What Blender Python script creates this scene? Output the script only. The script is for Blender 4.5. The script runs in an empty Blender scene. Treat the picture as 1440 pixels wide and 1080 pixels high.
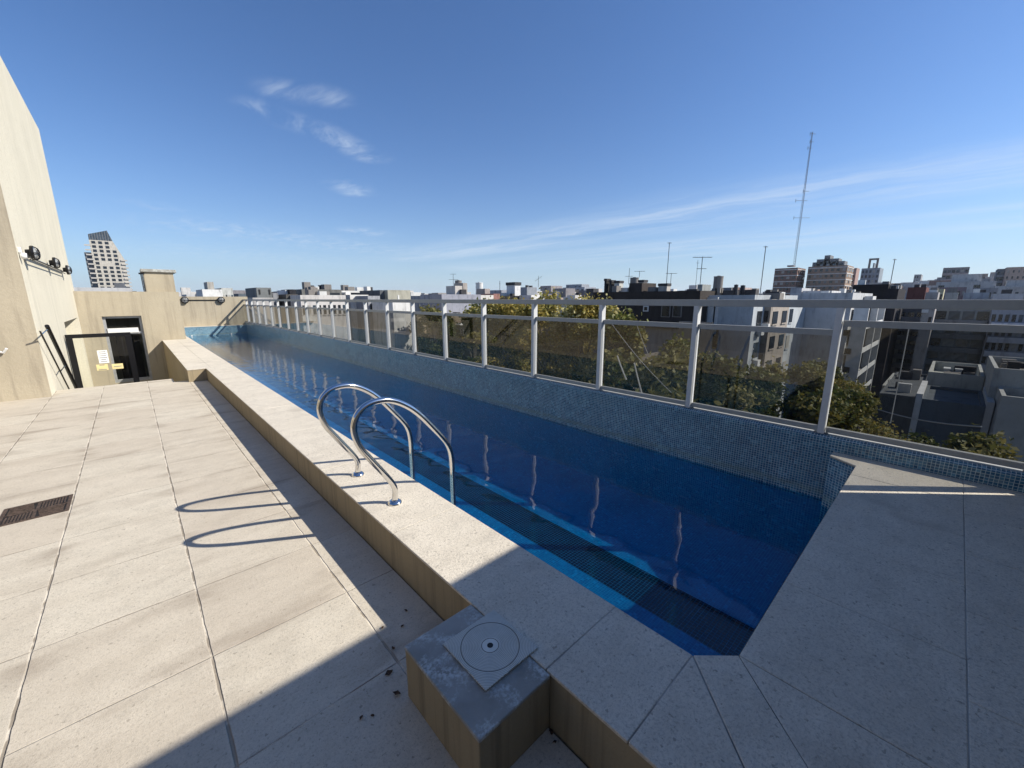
import bpy, bmesh, math, random
from mathutils import Vector, Matrix, noise as mnoise
R = math.radians
S = bpy.context.scene
C = S.collection
random.seed(7)

# ------------------------------------------------------------------ camera, sky, sun
CAM = Vector((0, 0, 1.65))
RX = Vector((0.73332798, -0.67987207, -0.00200796))
UP = Vector((0.14172035, 0.14997344, 0.9784801))
FW = Vector((0.66494015, 0.71783141, -0.20633143))
FPX = 570.19
cd = bpy.data.cameras.new('camera')
cam = bpy.data.objects.new('camera', cd)
C.objects.link(cam)
m3 = Matrix((RX, UP, -FW)).transposed()
cam.matrix_world = Matrix.Translation(CAM) @ m3.to_4x4()
cd.sensor_fit = 'HORIZONTAL'
cd.sensor_width = 36
cd.lens = 36 * FPX / 1440
cd.clip_start = 0.05
cd.clip_end = 20000
S.camera = cam
S.view_settings.view_transform = 'Standard'
S.view_settings.look = 'None'
S.view_settings.gamma = 1
S.view_settings.exposure = 0.55
S.cycles.max_bounces = 8
S.cycles.transparent_max_bounces = 24
S.cycles.sample_clamp_indirect = 6

TO_SUN = Vector((0.95, -0.96, 1.0)).normalized()
sd = bpy.data.lights.new('sun', 'SUN')
sd.energy = 5.0
sd.angle = R(0.55)
sd.color = (1.0, 0.93, 0.82)
so = bpy.data.objects.new('sun', sd)
C.objects.link(so)
so.rotation_euler = TO_SUN.to_track_quat('Z', 'Y').to_euler()
so.location = (0, 0, 30)


class NT:
    """small node tree helper"""
    def __init__(s, tree):
        s.t = tree
        s.n = tree.nodes
        s.l = tree.links
    def new(s, typ, **kw):
        n = s.n.new(typ)
        for k, v in kw.items():
            if k in n.inputs:
                s.put(n.inputs[k], v)
            else:
                setattr(n, k, v)
        return n
    def put(s, sock, v):
        if hasattr(v, 'is_output') or isinstance(v, bpy.types.NodeSocket):
            s.l.new(v, sock)
        else:
            if sock.type == 'RGBA' and len(v) == 3:
                v = (*v, 1)
            sock.default_value = v
    def math(s, op, a, b=None, c=None):
        n = s.n.new('ShaderNodeMath')
        n.operation = op
        for i, v in enumerate((a, b, c)):
            if v is not None:
                s.put(n.inputs[i], v)
        return n.outputs[0]
    def vmath(s, op, a, b=None):
        n = s.n.new('ShaderNodeVectorMath')
        n.operation = op
        s.put(n.inputs[0], a)
        if b is not None:
            s.put(n.inputs[1], b)
        return n.outputs[0] if op not in ('DOT_PRODUCT', 'LENGTH', 'DISTANCE') else n.outputs['Value']
    def mix(s, f, a, b, mode='MIX'):
        n = s.n.new('ShaderNodeMix')
        n.data_type = 'RGBA'
        n.blend_type = mode
        s.put(n.inputs['Factor'], f)
        s.put(n.inputs[6], a)
        s.put(n.inputs[7], b)
        return n.outputs[2]
    def ramp(s, f, lo, hi, a=0.0, b=1.0):
        n = s.n.new('ShaderNodeMapRange')
        n.interpolation_type = 'SMOOTHSTEP'
        s.put(n.inputs[0], f)
        for i, v in zip((1, 2, 3, 4), (lo, hi, a, b)):
            s.put(n.inputs[i], v)
        return n.outputs[0]
    def noise(s, vec, scale, detail=3, rough=.55):
        n = s.n.new('ShaderNodeTexNoise')
        s.put(n.inputs['Vector'], vec)
        n.inputs['Scale'].default_value = scale
        n.inputs['Detail'].default_value = detail
        n.inputs['Roughness'].default_value = rough
        return n.outputs['Fac']
    def mapping(s, vec, scale=(1, 1, 1), rot=(0, 0, 0), loc=(0, 0, 0)):
        n = s.n.new('ShaderNodeMapping')
        s.put(n.inputs['Vector'], vec)
        n.inputs['Scale'].default_value = scale
        n.inputs['Rotation'].default_value = rot
        n.inputs['Location'].default_value = loc
        return n.outputs[0]
    def sep(s, vec):
        n = s.n.new('ShaderNodeSeparateXYZ')
        s.put(n.inputs[0], vec)
        return n.outputs
    def comb(s, x, y, z):
        n = s.n.new('ShaderNodeCombineXYZ')
        for i, v in enumerate((x, y, z)):
            s.put(n.inputs[i], v)
        return n.outputs[0]


W = bpy.data.worlds.new('World')
S.world = W
W.use_nodes = True
w = NT(W.node_tree)
w.n.clear()
sky = w.new('ShaderNodeTexSky')
sky.sky_type = 'NISHITA'
sky.sun_disc = False
sky.sun_elevation = math.asin(TO_SUN.z)
sky.sun_rotation = math.atan2(TO_SUN.x, TO_SUN.y)
sky.altitude = 0
sky.air_density = 1.0
sky.dust_density = 0.5
sky.ozone_density = 2.2
gen = w.new('ShaderNodeTexCoord').outputs['Generated']
gx, gy, gz = w.sep(gen)[:3]
zc = w.math('MAXIMUM', gz, 0.015)
px = w.math('DIVIDE', gx, zc)
py = w.math('DIVIDE', gy, zc)
plane = w.comb(px, py, 0)          # a flat layer of cirrus high above


def seg_mask(ax, ay, bx, by, wid):
    """soft mask around a segment of the cloud layer"""
    d = Vector((bx - ax, by - ay))
    L = d.length
    d /= L
    rx = w.math('SUBTRACT', px, ax)
    ry = w.math('SUBTRACT', py, ay)
    t = w.math('ADD', w.math('MULTIPLY', rx, d.x), w.math('MULTIPLY', ry, d.y))
    n = w.math('ABSOLUTE', w.math('SUBTRACT', w.math('MULTIPLY', rx, -d.y), w.math('MULTIPLY', ry, -d.x)))
    t2 = w.math('SUBTRACT', t, w.math('MINIMUM', w.math('MAXIMUM', t, 0.0), L))
    dist = w.math('SQRT', w.math('ADD', w.math('MULTIPLY', t2, t2), w.math('MULTIPLY', n, n)))
    return w.ramp(dist, 0.0, wid, 1.0, 0.0)


warp = w.vmath('ADD', plane, w.vmath('MULTIPLY', w.new('ShaderNodeTexNoise', Scale=1.3, Detail=3, Vector=plane).outputs['Color'], (0.6, 0.6, 0)))
n_fine = w.noise(w.mapping(warp, (5.5, 2.0, 1), (0, 0, R(-28))), 1.0, 7, .62)
wisp = w.ramp(n_fine, 0.38, 0.80)
cl = None
for a in [(0.70, 2.42, 0.88, 2.32, .17, .9), (0.66, 2.72, 1.05, 2.82, .19, .95), (1.0, 2.80, 1.42, 3.04, .20, 1.15), (1.60, 3.9, 1.74, 4.1, .26, 1.2),
          (2.7, 6.25, 2.95, 6.4, .5, 1.1), (.30, 6.1, .42, 6.25, .35, .7), (1.2, 7.6, 3.6, 8.4, 1.6, .9), (1.9, 11.5, 3.9, 12.5, 3.4, .7)]:
    mk = w.math('MULTIPLY', seg_mask(*a[:5]), a[5])
    cl = mk if cl is None else w.math('MAXIMUM', cl, mk)
c1 = w.math('MULTIPLY', wisp, w.math('MULTIPLY', cl, 0.48))
# long thin veils to the right
v1 = w.noise(w.mapping(warp, (1.1, 0.16, 1), (0, 0, R(-4))), 1.0, 7, .68)
veil = w.ramp(v1, 0.34, 0.74)
vm = w.math('MAXIMUM', seg_mask(5.6, 9.5, 5.1, -2.0, 1.7), w.math('MULTIPLY', seg_mask(9.0, 11, 8.3, -3.0, 2.6), 0.9))
c2 = w.math('MULTIPLY', veil, w.math('MULTIPLY', vm, 0.62))
cloud = w.math('MINIMUM', w.math('ADD', c1, c2), 0.8)
skyc = w.mix(1.0, sky.outputs[0], (0.70, 0.98, 1.36), 'MULTIPLY')
low = w.math('POWER', 2.718, w.math('MULTIPLY', w.math('MAXIMUM', gz, 0.0), -11.0))
skyc = w.mix(w.math('MULTIPLY', low, 0.80), skyc, (6.6, 7.9, 9.0))
cc = w.mix(cloud, skyc, (7.2, 8.2, 9.4))
bg = w.new('ShaderNodeBackground')
w.put(bg.inputs[0], cc)
bg.inputs[1].default_value = 0.070
out = w.new('ShaderNodeOutputWorld')
w.l.new(bg.outputs[0], out.inputs[0])


# ------------------------------------------------------------------ picture pixel -> place in the world
def ray(x, y):
    return FW + RX * ((x - 720) / FPX) - UP * ((y - 540) / FPX)
def at(x, y, ax, v):
    d = ray(x, y)
    i = 'XYZ'.index(ax)
    return CAM + d * ((v - CAM[i]) / d[i])


# ------------------------------------------------------------------ mesh builder
class MB:
    def __init__(s):
        s.v = []
        s.f = []
        s.m = []
        s.cur = 0
    def quad(s, *pts):
        i = len(s.v)
        s.v += [tuple(p) for p in pts]
        s.f.append(tuple(range(i, i + len(pts))))
        s.m.append(s.cur)
        return s
    def box(s, x0, x1, y0, y1, z0, z1):
        i = len(s.v)
        s.v += [(x0, y0, z0), (x1, y0, z0), (x1, y1, z0), (x0, y1, z0), (x0, y0, z1), (x1, y0, z1), (x1, y1, z1), (x0, y1, z1)]
        for f in ((0, 3, 2, 1), (4, 5, 6, 7), (0, 1, 5, 4), (1, 2, 6, 5), (2, 3, 7, 6), (3, 0, 4, 7)):
            s.f.append(tuple(i + k for k in f))
            s.m.append(s.cur)
        return s
    def prism(s, poly, z0, z1):
        # poly counter-clockwise
        a = sum(poly[k][0] * poly[(k + 1) % len(poly)][1] - poly[(k + 1) % len(poly)][0] * poly[k][1] for k in range(len(poly)))
        if a < 0:
            poly = poly[::-1]
        n = len(poly)
        i = len(s.v)
        s.v += [(p[0], p[1], z0) for p in poly] + [(p[0], p[1], z1) for p in poly]
        s.f.append(tuple(i + k for k in range(n))[::-1])
        s.f.append(tuple(i + n + k for k in range(n)))
        s.m += [s.cur] * 2
        for k in range(n):
            j = (k + 1) % n
            s.f.append((i + k, i + j, i + n + j, i + n + k))
            s.m.append(s.cur)
        return s
    def tube(s, pts, r, n=12, cap=True):
        pts = [Vector(p) for p in pts]
        rr = r if isinstance(r, (list, tuple)) else [r] * len(pts)
        t0 = (pts[1] - pts[0]).normalized()
        ref = Vector((0, 0, 1)) if abs(t0.z) < .9 else Vector((1, 0, 0))
        nrm = t0.cross(ref).normalized()
        i0 = len(s.v)
        for k, p in enumerate(pts):
            t = (pts[min(k + 1, len(pts) - 1)] - pts[max(k - 1, 0)]).normalized()
            nrm = (nrm - t * nrm.dot(t)).normalized()
            b = t.cross(nrm)
            for j in range(n):
                a = 2 * math.pi * j / n
                s.v.append(tuple(p + (nrm * math.cos(a) + b * math.sin(a)) * rr[k]))
        for k in range(len(pts) - 1):
            for j in range(n):
                a = i0 + k * n + j
                b_ = i0 + k * n + (j + 1) % n
                s.f.append((a, b_, b_ + n, a + n))
                s.m.append(s.cur)
        if cap:
            s.f.append(tuple(i0 + j for j in range(n))[::-1])
            s.f.append(tuple(i0 + (len(pts) - 1) * n + j for j in range(n)))
            s.m += [s.cur] * 2
        return s
    def cyl(s, x, y, z0, z1, r, n=20, r2=None):
        return s.tube([(x, y, z0), (x, y, z1)], [r, r if r2 is None else r2], n)
    def lathe(s, prof, c, n=28, axis='Z'):
        i0 = len(s.v)
        for (r, h) in prof:
            for j in range(n):
                a = 2 * math.pi * j / n
                u, v = r * math.cos(a), r * math.sin(a)
                if axis == 'Z':
                    s.v.append((c[0] + u, c[1] + v, c[2] + h))
                elif axis == 'X':
                    s.v.append((c[0] + h, c[1] + u, c[2] + v))
                else:
                    s.v.append((c[0] + v, c[1] + h, c[2] + u))
        for k in range(len(prof) - 1):
            for j in range(n):
                a = i0 + k * n + j
                b = i0 + k * n + (j + 1) % n
                s.f.append((a, b, b + n, a + n))
                s.m.append(s.cur)
        s.f.append(tuple(i0 + (len(prof) - 1) * n + j for j in range(n)))
        s.m.append(s.cur)
        s.f.append(tuple(i0 + j for j in range(n))[::-1])
        s.m.append(s.cur)
        return s
    def mesh(s, name, mats):
        me = bpy.data.meshes.new(name)
        me.from_pydata(s.v, [], s.f)
        for mt in (mats if isinstance(mats, (list, tuple)) else [mats]):
            me.materials.append(mt)
        me.polygons.foreach_set('material_index', s.m)
        uv = me.uv_layers.new(name='UVMap')
        for p in me.polygons:
            n = p.normal
            ax = max(range(3), key=lambda k: abs(n[k]))
            for li in p.loop_indices:
                co = me.vertices[me.loops[li].vertex_index].co
                uv.data[li].uv = ((co.y, co.z), (co.x, co.z), (co.x, co.y))[ax]
        me.update()
        return me
    def build(s, name, mats, parent=None, smooth=False, bevel=0, loc=None):
        me = s.mesh(name, mats)
        if smooth:
            me.shade_smooth()
            me.set_sharp_from_angle(angle=R(40))
        o = bpy.data.objects.new(name, me)
        C.objects.link(o)
        if parent is not None:
            o.parent = parent
        if loc is not None:
            o.location = loc
        if bevel:
            b = o.modifiers.new('bevel', 'BEVEL')
            b.width = bevel
            b.segments = 2
            b.limit_method = 'ANGLE'
        return o


def tag(o, label, cat, group=None):
    o['label'] = label
    o['category'] = cat
    if group:
        o['group'] = group
    return o
def thing(name, label, cat, loc=(0, 0, 0), group=None):
    o = bpy.data.objects.new(name, None)
    o.empty_display_size = .3
    C.objects.link(o)
    o.location = loc
    return tag(o, label, cat, group)
def struct(o, kind='structure'):
    o['kind'] = kind
    return o


# ------------------------------------------------------------------ materials
def newmat(name, rough=.8, base=None, metal=0, spec=None):
    m = bpy.data.materials.new(name)
    m.use_nodes = True
    n = NT(m.node_tree)
    b = m.node_tree.nodes['Principled BSDF']
    b.inputs['Roughness'].default_value = rough
    b.inputs['Metallic'].default_value = metal
    if base is not None:
        b.inputs['Base Color'].default_value = (*base, 1)
    if spec is not None:
        b.inputs['Specular IOR Level'].default_value = spec
    return m, n, b
def bump(n, b, h, dist=.01, strength=.6):
    x = n.new('ShaderNodeBump')
    x.inputs['Distance'].default_value = dist
    x.inputs['Strength'].default_value = strength
    n.put(x.inputs['Height'], h)
    n.l.new(x.outputs[0], b.inputs['Normal'])
def pos(n):
    return n.new('ShaderNodeTexCoord').outputs['Object']


def plaster(name, base, dark=None, rough=.9, streak=.35, grain=60, bumpd=.006, drip=2.0):
    """painted render: blotches, vertical rain streaks and a fine sand grain"""
    m, n, b = newmat(name, rough, spec=.2)
    p = pos(n)
    dark = dark or tuple(c * .62 for c in base)
    big = n.ramp(n.noise(p, .7, 5, .6), .35, .75)
    st = n.ramp(n.noise(n.mapping(p, (drip * 2, drip * 2, .28)), 1.6, 5, .65), .47, .72)
    c = n.mix(n.math('MULTIPLY', big, streak), base, tuple(x * .82 for x in base))
    c = n.mix(n.math('MULTIPLY', st, streak), c, dark)
    g = n.noise(p, grain, 2, .7)
    c = n.mix(n.ramp(g, .3, .75, 0, .22), c, tuple(min(1, x * .68) for x in base))
    n.put(b.inputs['Base Color'], c)
    bump(n, b, n.math('ADD', n.math('MULTIPLY', g, .5), n.noise(p, grain * .2, 4, .6)), bumpd, .5)
    return m


def grid_dist(n, v, off, step):
    """distance from v to the nearest line of a regular family, in metres"""
    t = n.math('DIVIDE', n.math('SUBTRACT', v, off), step)
    fr = n.math('FRACT', t)
    d = n.math('MINIMUM', fr, n.math('SUBTRACT', 1.0, fr))
    return n.math('MULTIPLY', d, step), n.math('FLOOR', t)


def stone_common(n, b, p, base, speck=.5):
    fine = n.noise(p, 190, 2, .8)
    mid = n.noise(p, 75, 3, .8)
    big = n.noise(n.mapping(p, (1.2, 2.6, 1)), 1.5, 5, .65)
    str_ = n.noise(n.mapping(p, (1.0, 9, 1), (0, 0, R(6))), 1.3, 4, .6)
    c = n.mix(n.ramp(big, .35, .7, 0, .55), base, tuple(x * k for x, k in zip(base, (.80, .78, .76))))
    c = n.mix(n.ramp(str_, .54, .8, 0, .22), c, tuple(x * .76 for x in base))
    blot = n.noise(p, 7.5, 6, .75)
    c = n.mix(n.ramp(blot, .48, .68, 0, .5), c, tuple(x * .72 for x in base))
    c = n.mix(n.ramp(blot, .46, .30, 0, .45), c, tuple(min(1, x * 1.18) for x in base))
    c = n.mix(n.ramp(mid, .52, .62, 0, speck), c, tuple(x * .5 for x in base))
    c = n.mix(n.ramp(fine, .5, .62, 0, speck * .8), c, tuple(x * .55 for x in base))
    pit = n.noise(p, 48, 2, .5)
    c = n.mix(n.ramp(pit, .66, .70, 0, .55), c, tuple(x * .3 for x in base))
    c = n.mix(n.ramp(mid, .42, .28, 0, .35), c, tuple(min(1, x * 1.25) for x in base))
    return c, n.math('ADD', n.math('MULTIPLY', mid, .6), n.math('MULTIPLY', fine, .4))


def deck_material():
    m, n, b = newmat('deck_tiles', .85, spec=.25)
    p = pos(n)
    wob = n.new('ShaderNodeTexNoise', Scale=9.0, Detail=4.0, Vector=p).outputs['Color']
    pw = n.vmath('ADD', p, n.vmath('MULTIPLY', n.vmath('SUBTRACT', wob, (.5, .5, .5)), (.009, .006, 0)))
    x, y = n.sep(pw)[:2]
    dc, ic = grid_dist(n, x, -1.2081, .6297)
    dr, ir = grid_dist(n, y, 1.5175, .6243)
    base = (.59, .54, .445)
    c, h = stone_common(n, b, p, base, .42)
    tone = n.new('ShaderNodeTexWhiteNoise', Vector=n.comb(ic, ir, 0)).outputs['Value']
    c = n.mix(n.ramp(tone, 0, 1, 0, .34), c, (.42, .355, .28))
    nn = n.noise(n.mapping(p, (3, 3, 1)), 1.6, 4, .6)
    crack = n.ramp(nn, .43, .56)           # dark open joint or light mortar
    wcol = n.ramp(nn, .3, .7, .0022, .0058)
    mc = n.ramp(n.math('SUBTRACT', dc, wcol), -.002, .003, 1, 0)
    halo = n.ramp(n.math('SUBTRACT', dc, n.math('MULTIPLY', wcol, 2.4)), -.01, .012, .5, 0)
    mr = n.math('MULTIPLY', n.ramp(dr, .0012, .0045, 1, 0), n.ramp(n.noise(p, 2.2, 3), .38, .55, .45, 1))
    light = (.66, .60, .50)
    darkc = (.24, .205, .16)
    jc = n.mix(crack, light, darkc)
    c = n.mix(n.math('MULTIPLY', halo, .5), c, (.66, .60, .50))
    c = n.mix(n.math('MULTIPLY', mc, .85), c, jc)
    c = n.mix(n.math('MULTIPLY', mr, .8), c, n.mix(n.ramp(nn, .38, .6), light, (.22, .18, .14)))
    # old dirt that gathers along some joints
    dirt = n.math('MULTIPLY', n.ramp(n.noise(n.mapping(p, (1, 3.2, 1)), 1.1, 5, .6), .47, .68),
                  n.ramp(n.math('MINIMUM', dc, dr), 0, .16, .6, .16))
    c = n.mix(dirt, c, (.27, .225, .175))
    n.put(b.inputs['Base Color'], c)
    jm = n.math('MAXIMUM', mc, mr)
    bump(n, b, n.math('SUBTRACT', n.math('MULTIPLY', h, .5), jm), .006, .9)
    return m


def coping_material():
    m, n, b = newmat('washed_stone_coping', .85, spec=.25)
    p = pos(n)
    c, h = stone_common(n, b, p, (.66, .605, .505), .5)
    geo = n.new('ShaderNodeTexNoise', Scale=2.4, Detail=6.0, Vector=p).outputs['Fac']
    c = n.mix(n.ramp(geo, .56, .74, 0, .5), c, (.33, .29, .235))
    n.put(b.inputs['Base Color'], c)
    bump(n, b, h, .006, .9)
    return m


def mosaic(name, tones, grout, size=.024, rough=.12, vary=1.0, flip=False):
    m, n, b = newmat(name, rough)
    uv = n.new('ShaderNodeTexCoord').outputs['UV']
    x, y = n.sep(uv)[:2]
    dx, ix = grid_dist(n, x, 0, size)
    dy, iy = grid_dist(n, y, 0, size)
    d = n.math('MINIMUM', dx, dy)
    g = n.ramp(d, .0008, .0023, 1, 0)
    r = n.new('ShaderNodeTexWhiteNoise', Vector=n.comb(ix, iy, 0)).outputs['Value']
    cr = n.new('ShaderNodeValToRGB')
    n.put(cr.inputs[0], r)
    el = cr.color_ramp.elements
    while len(el) < len(tones):
        el.new(.5)
    for k, t in enumerate(tones):
        el[k].position = k / (len(tones) - 1)
        el[k].color = (*t, 1)
    big = n.noise(n.comb(x, y, 0), 1.1, 4, .6)
    c = n.mix(n.ramp(big, .4, .7, 0, .35 * vary), cr.outputs[0], tuple(q * .55 for q in tones[1]))
    sh = n.new('ShaderNodeTexWhiteNoise', Vector=n.comb(n.math('FLOOR', n.math('DIVIDE', x, .33)), n.math('FLOOR', n.math('DIVIDE', y, .33)), 7)).outputs['Value']
    c = n.mix(n.math('MULTIPLY', sh, .30 * vary), c, tuple(q * .45 for q in tones[1]))
    odd = n.math('GREATER_THAN', r, .93)
    c = n.mix(n.math('MULTIPLY', odd, .35 * vary), c, tuple(min(1, q * 1.5 + .03) for q in tones[-1]))
    gd_ = n.noise(n.comb(x, y, 0), 5, 4, .7)
    c = n.mix(g, c, n.mix(n.ramp(gd_, .4, .65, 0, .6), grout, tuple(q * .5 for q in grout)))
    if name == 'pool_wall_mosaic':
        wl_ = n.ramp(n.math('ABSOLUTE', n.math('SUBTRACT', n.sep(pos(n))[2], n.math('ADD', -.185, n.math('MULTIPLY', gd_, .05)))), 0, .05, .4, 0)
        c = n.mix(wl_, c, (.20, .25, .19))
    n.put(b.inputs['Base Color'], c)
    n.put(b.inputs['Roughness'], n.math('ADD', rough, n.math('MULTIPLY', g, .6)))
    tilt = n.new('ShaderNodeTexWhiteNoise', Vector=n.comb(ix, iy, 3)).outputs['Value']
    bump(n, b, n.math('ADD', n.math('SUBTRACT', 1, g), n.math('MULTIPLY', tilt, .15)), .0012, .5)
    return m


def simple(name, base, rough=.6, metal=0, var=.12, scale=8, spec=None, b_amt=0):
    m, n, b = newmat(name, rough, metal=metal, spec=spec)
    p = pos(n)
    q = n.noise(p, scale, 4, .6)
    n.put(b.inputs['Base Color'], n.mix(n.ramp(q, .3, .7, 0, 1), base, tuple(max(0, c * (1 - var * 2)) for c in base)))
    if b_amt:
        bump(n, b, q, b_amt, .5)
    return m


M = {}
M['deck'] = deck_material()
M['coping'] = coping_material()
M['mortar'] = simple('mortar', (.22, .19, .155), .95, var=.3, scale=40)
M['joint'] = simple('joint_mortar', (.50, .47, .41), .95, var=.42, scale=2.2)
M['curb'] = plaster('ochre_curb_paint', (.33, .27, .175), (.13, .105, .07), streak=.6, grain=90, drip=5)
M['ochre'] = plaster('ochre_wall', (.41, .36, .27), (.26, .225, .17), streak=.75, grain=28, bumpd=.014)
M['cream'] = plaster('cream_wall', (.64, .60, .485), (.44, .415, .335), streak=.5, grain=24, bumpd=.018)
M['pool_blue'] = mosaic('pool_floor_mosaic', [(.003, .23, .40), (.006, .30, .48), (.015, .37, .54)], (.08, .42, .54))
M['wall_blue'] = mosaic('pool_wall_mosaic', [(.016, .08, .16), (.032, .13, .23), (.06, .19, .29), (.11, .265, .36)], (.58, .69, .68))
M['lane'] = mosaic('lane_line_mosaic', [(.002, .003, .012), (.004, .007, .02), (.008, .012, .03)], (.16, .26, .32), size=.032)
M['steel'] = newmat('polished_steel', .10, (.74, .73, .71), 1)[0]
M['rail_paint'] = plaster('grey_painted_rail', (.37, .368, .345), (.28, .275, .25), rough=.5, streak=.25, grain=20, bumpd=.0006)
M['post_paint'] = plaster('light_grey_post_paint', (.58, .585, .58), (.42, .42, .41), rough=.4, streak=.25, grain=20, bumpd=.0006)
M['alu'] = simple('aluminium', (.42, .43, .44), .4, .3, var=.1)
M['black_metal'] = simple('black_metal', (.012, .012, .014), .35, .4, var=.1)
M['white_plastic'] = simple('white_plastic', (.72, .72, .70), .4, var=.04)
M['black'] = simple('black_void', (.006, .006, .007), .6)
M['lamp_glass'] = simple('frosted_lamp_glass', (.34, .35, .35), .25, var=.1)
M['paper'] = simple('paper', (.80, .79, .76), .8, var=.03)
M['yellow_tape'] = simple('yellow_sign', (.74, .62, .30), .7, var=.08)
M['ink'] = simple('printed_ink', (.22, .22, .24), .8)
M['rust'] = simple('rusty_iron', (.115, .08, .062), .8, .2, var=.35, scale=60)
M['leaf_brown'] = simple('dead_leaf', (.10, .055, .03), .9, var=.3, scale=50)
M['asphalt'] = simple('asphalt', (.05, .05, .052), .9, var=.2, scale=.6)
M['cement'] = None
m, n, b = newmat('weathered_cement', .85, spec=.2)
p = pos(n)
e = n.math('MULTIPLY', n.ramp(n.noise(p, 9, 6, .7), .46, .62), n.ramp(n.noise(p, 60, 3, .7), .35, .6))
xx, yy = n.sep(p)[:2]
c = n.mix(n.ramp(n.noise(p, 5, 4), .3, .7), (.34, .335, .31), (.24, .235, .21))
c = n.mix(n.math('MULTIPLY', e, .85), c, (.56, .58, .56))
n.put(b.inputs['Base Color'], c)
bump(n, b, n.noise(p, 80, 4, .7), .004, .7)
M['cement'] = m

# skimmer lid: fine turned grooves round a hole
m, n, b = newmat('grooved_plastic_lid', .45)
p = pos(n)
r = n.vmath('LENGTH', n.vmath('MULTIPLY', p, (1, 1, 0)))
ring = n.math('FRACT', n.math('DIVIDE', r, .0062))
g = n.math('MULTIPLY', n.ramp(n.math('ABSOLUTE', n.math('SUBTRACT', ring, .5)), .18, .38, 1, 0), n.ramp(r, .038, .042))
big = n.math('ADD', n.ramp(n.math('ABSOLUTE', n.math('SUBTRACT', r, .119)), .0008, .0022, 1, 0),
             n.ramp(n.math('ABSOLUTE', n.math('SUBTRACT', r, .035)), .0008, .0022, 1, 0))
c = n.mix(n.ramp(n.noise(p, 14, 5, .65), .35, .7, 0, .5), (.66, .66, .60), (.50, .50, .44))
c = n.mix(n.math('MULTIPLY', g, .55), c, (.20, .20, .175))
c = n.mix(n.math('MINIMUM', big, 1.0), c, (.08, .08, .07))
n.put(b.inputs['Base Color'], c)
bump(n, b, n.math('SUBTRACT', 1, n.math('ADD', g, big)), .002, .7)
M['lid'] = m

# glass: clear or smoke tinted pane, as a coated sheet
def glass(name, tint, ior=1.5, wob=0, boost=1.0):
    m = bpy.data.materials.new(name)
    m.use_nodes = True
    n = NT(m.node_tree)
    n.n.clear()
    tr = n.new('ShaderNodeBsdfTransparent')
    tr.inputs[0].default_value = (*tint, 1)
    gl = n.new('ShaderNodeBsdfGlossy')
    gl.inputs['Roughness'].default_value = 0.0
    gl.inputs['Color'].default_value = (boost, boost, boost, 1)
    fr = n.new('ShaderNodeLayerWeight')
    fr.inputs['Blend'].default_value = .5
    f5 = n.math('POWER', fr.outputs['Facing'], 5.0)
    f0 = ((ior - 1) / (ior + 1)) ** 2
    refl = n.math('ADD', n.math('MULTIPLY', f5, 1 - f0), f0)
    mx = n.new('ShaderNodeMixShader')
    n.l.new(refl, mx.inputs[0])
    n.l.new(tr.outputs[0], mx.inputs[1])
    n.l.new(gl.outputs[0], mx.inputs[2])
    o = n.new('ShaderNodeOutputMaterial')
    n.l.new(mx.outputs[0], o.inputs[0])
    return m, n, fr, gl
M['tint_glass'] = glass('smoked_glass', (.40, .405, .395), 1.5)[0]
M['clear_glass'] = glass('clear_glass', (.88, .90, .88), 1.45)[0]
m, n, fr, gl = glass('pool_water', (.13, .63, .83), 1.43)
p = pos(n)
h1 = n.noise(n.mapping(p, (1.0, 1.0, 1)), 2.9, 1, .4)
h2 = n.noise(n.mapping(p, (1.0, 1.0, 1), (0, 0, R(30))), 11, 2, .5)
# a bit more ripple towards the far end, where the inlets stir the water
far = n.ramp(n.sep(p)[1], 5, 15, .15, 1.6)
hh = n.math('MULTIPLY', n.math('ADD', h1, n.math('MULTIPLY', h2, n.math('MULTIPLY', far, .22))), 1.0)
bp = n.new('ShaderNodeBump')
bp.inputs['Strength'].default_value = .55
bp.inputs['Distance'].default_value = .017
n.put(bp.inputs['Height'], hh)
n.l.new(bp.outputs[0], fr.inputs['Normal'])
n.l.new(bp.outputs[0], gl.inputs['Normal'])
M['water'] = m


# ------------------------------------------------------------------ terrace floor
ZC = .256       # coping height above the terrace
deck = MB()
deck.box(-4.6, .972, -.68, 10.62, -.25, 0)
deck.box(-4.6, .455, 10.62, 11.10, -.25, 0)
struct(deck.build('deck', M['deck']))
land = MB()
land.box(-1.9, .66, 11.11, 18.58, -1.6, -1.35)
struct(land.build('landing_floor', M['mortar']))
bodyb = MB()
bodyb.box(-9, 4.80, -12, 30, -17, -1.62)
tag(bodyb.build('host_building', M['ochre']), 'ochre apartment block carrying the rooftop pool terrace', 'building')
st = MB()
for k in range(6):
    st.box(-1.2, -.1, 11.12 + .28 * k, 11.12 + .28 * (k + 1), -1.34, -.19 - .19 * k)
tag(st.build('stairs', M['mortar']), 'short flight of steps going down behind the terrace edge', 'stairs')

# the penthouse behind the photographer throws the big shade
pent = thing('penthouse', 'ochre penthouse behind the terrace that shades its near end', 'building', (0, -4, 0))
b_ = MB().box(-6, 4.69, -8, -.69, -.0, 2.54)
o = b_.build('wall', M['ochre'], pent, loc=(0, 4, 0))
o = MB().box(-5.95, 4.64, -7.95, -.75, 2.545, 2.62).build('roof', M['mortar'], pent, loc=(0, 4, 0))
side = thing('side_wall', 'long ochre wall closing the left side of the terrace', 'wall', (-4.7, 5, 0))
MB().box(-4.9, -4.6, -.68, 10.49, -.25, 3.2).build('wall', M['ochre'], side, loc=(4.7, -5, 0))
d_ = MB()
d_.box(-4.62, -4.585, 3.2, 4.2, .01, 2.1)
d_.box(-4.62, -4.585, 5.4, 6.6, .9, 2.1)
d_.build('door', M['black_metal'], side, loc=(4.7, -5, 0))


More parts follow.
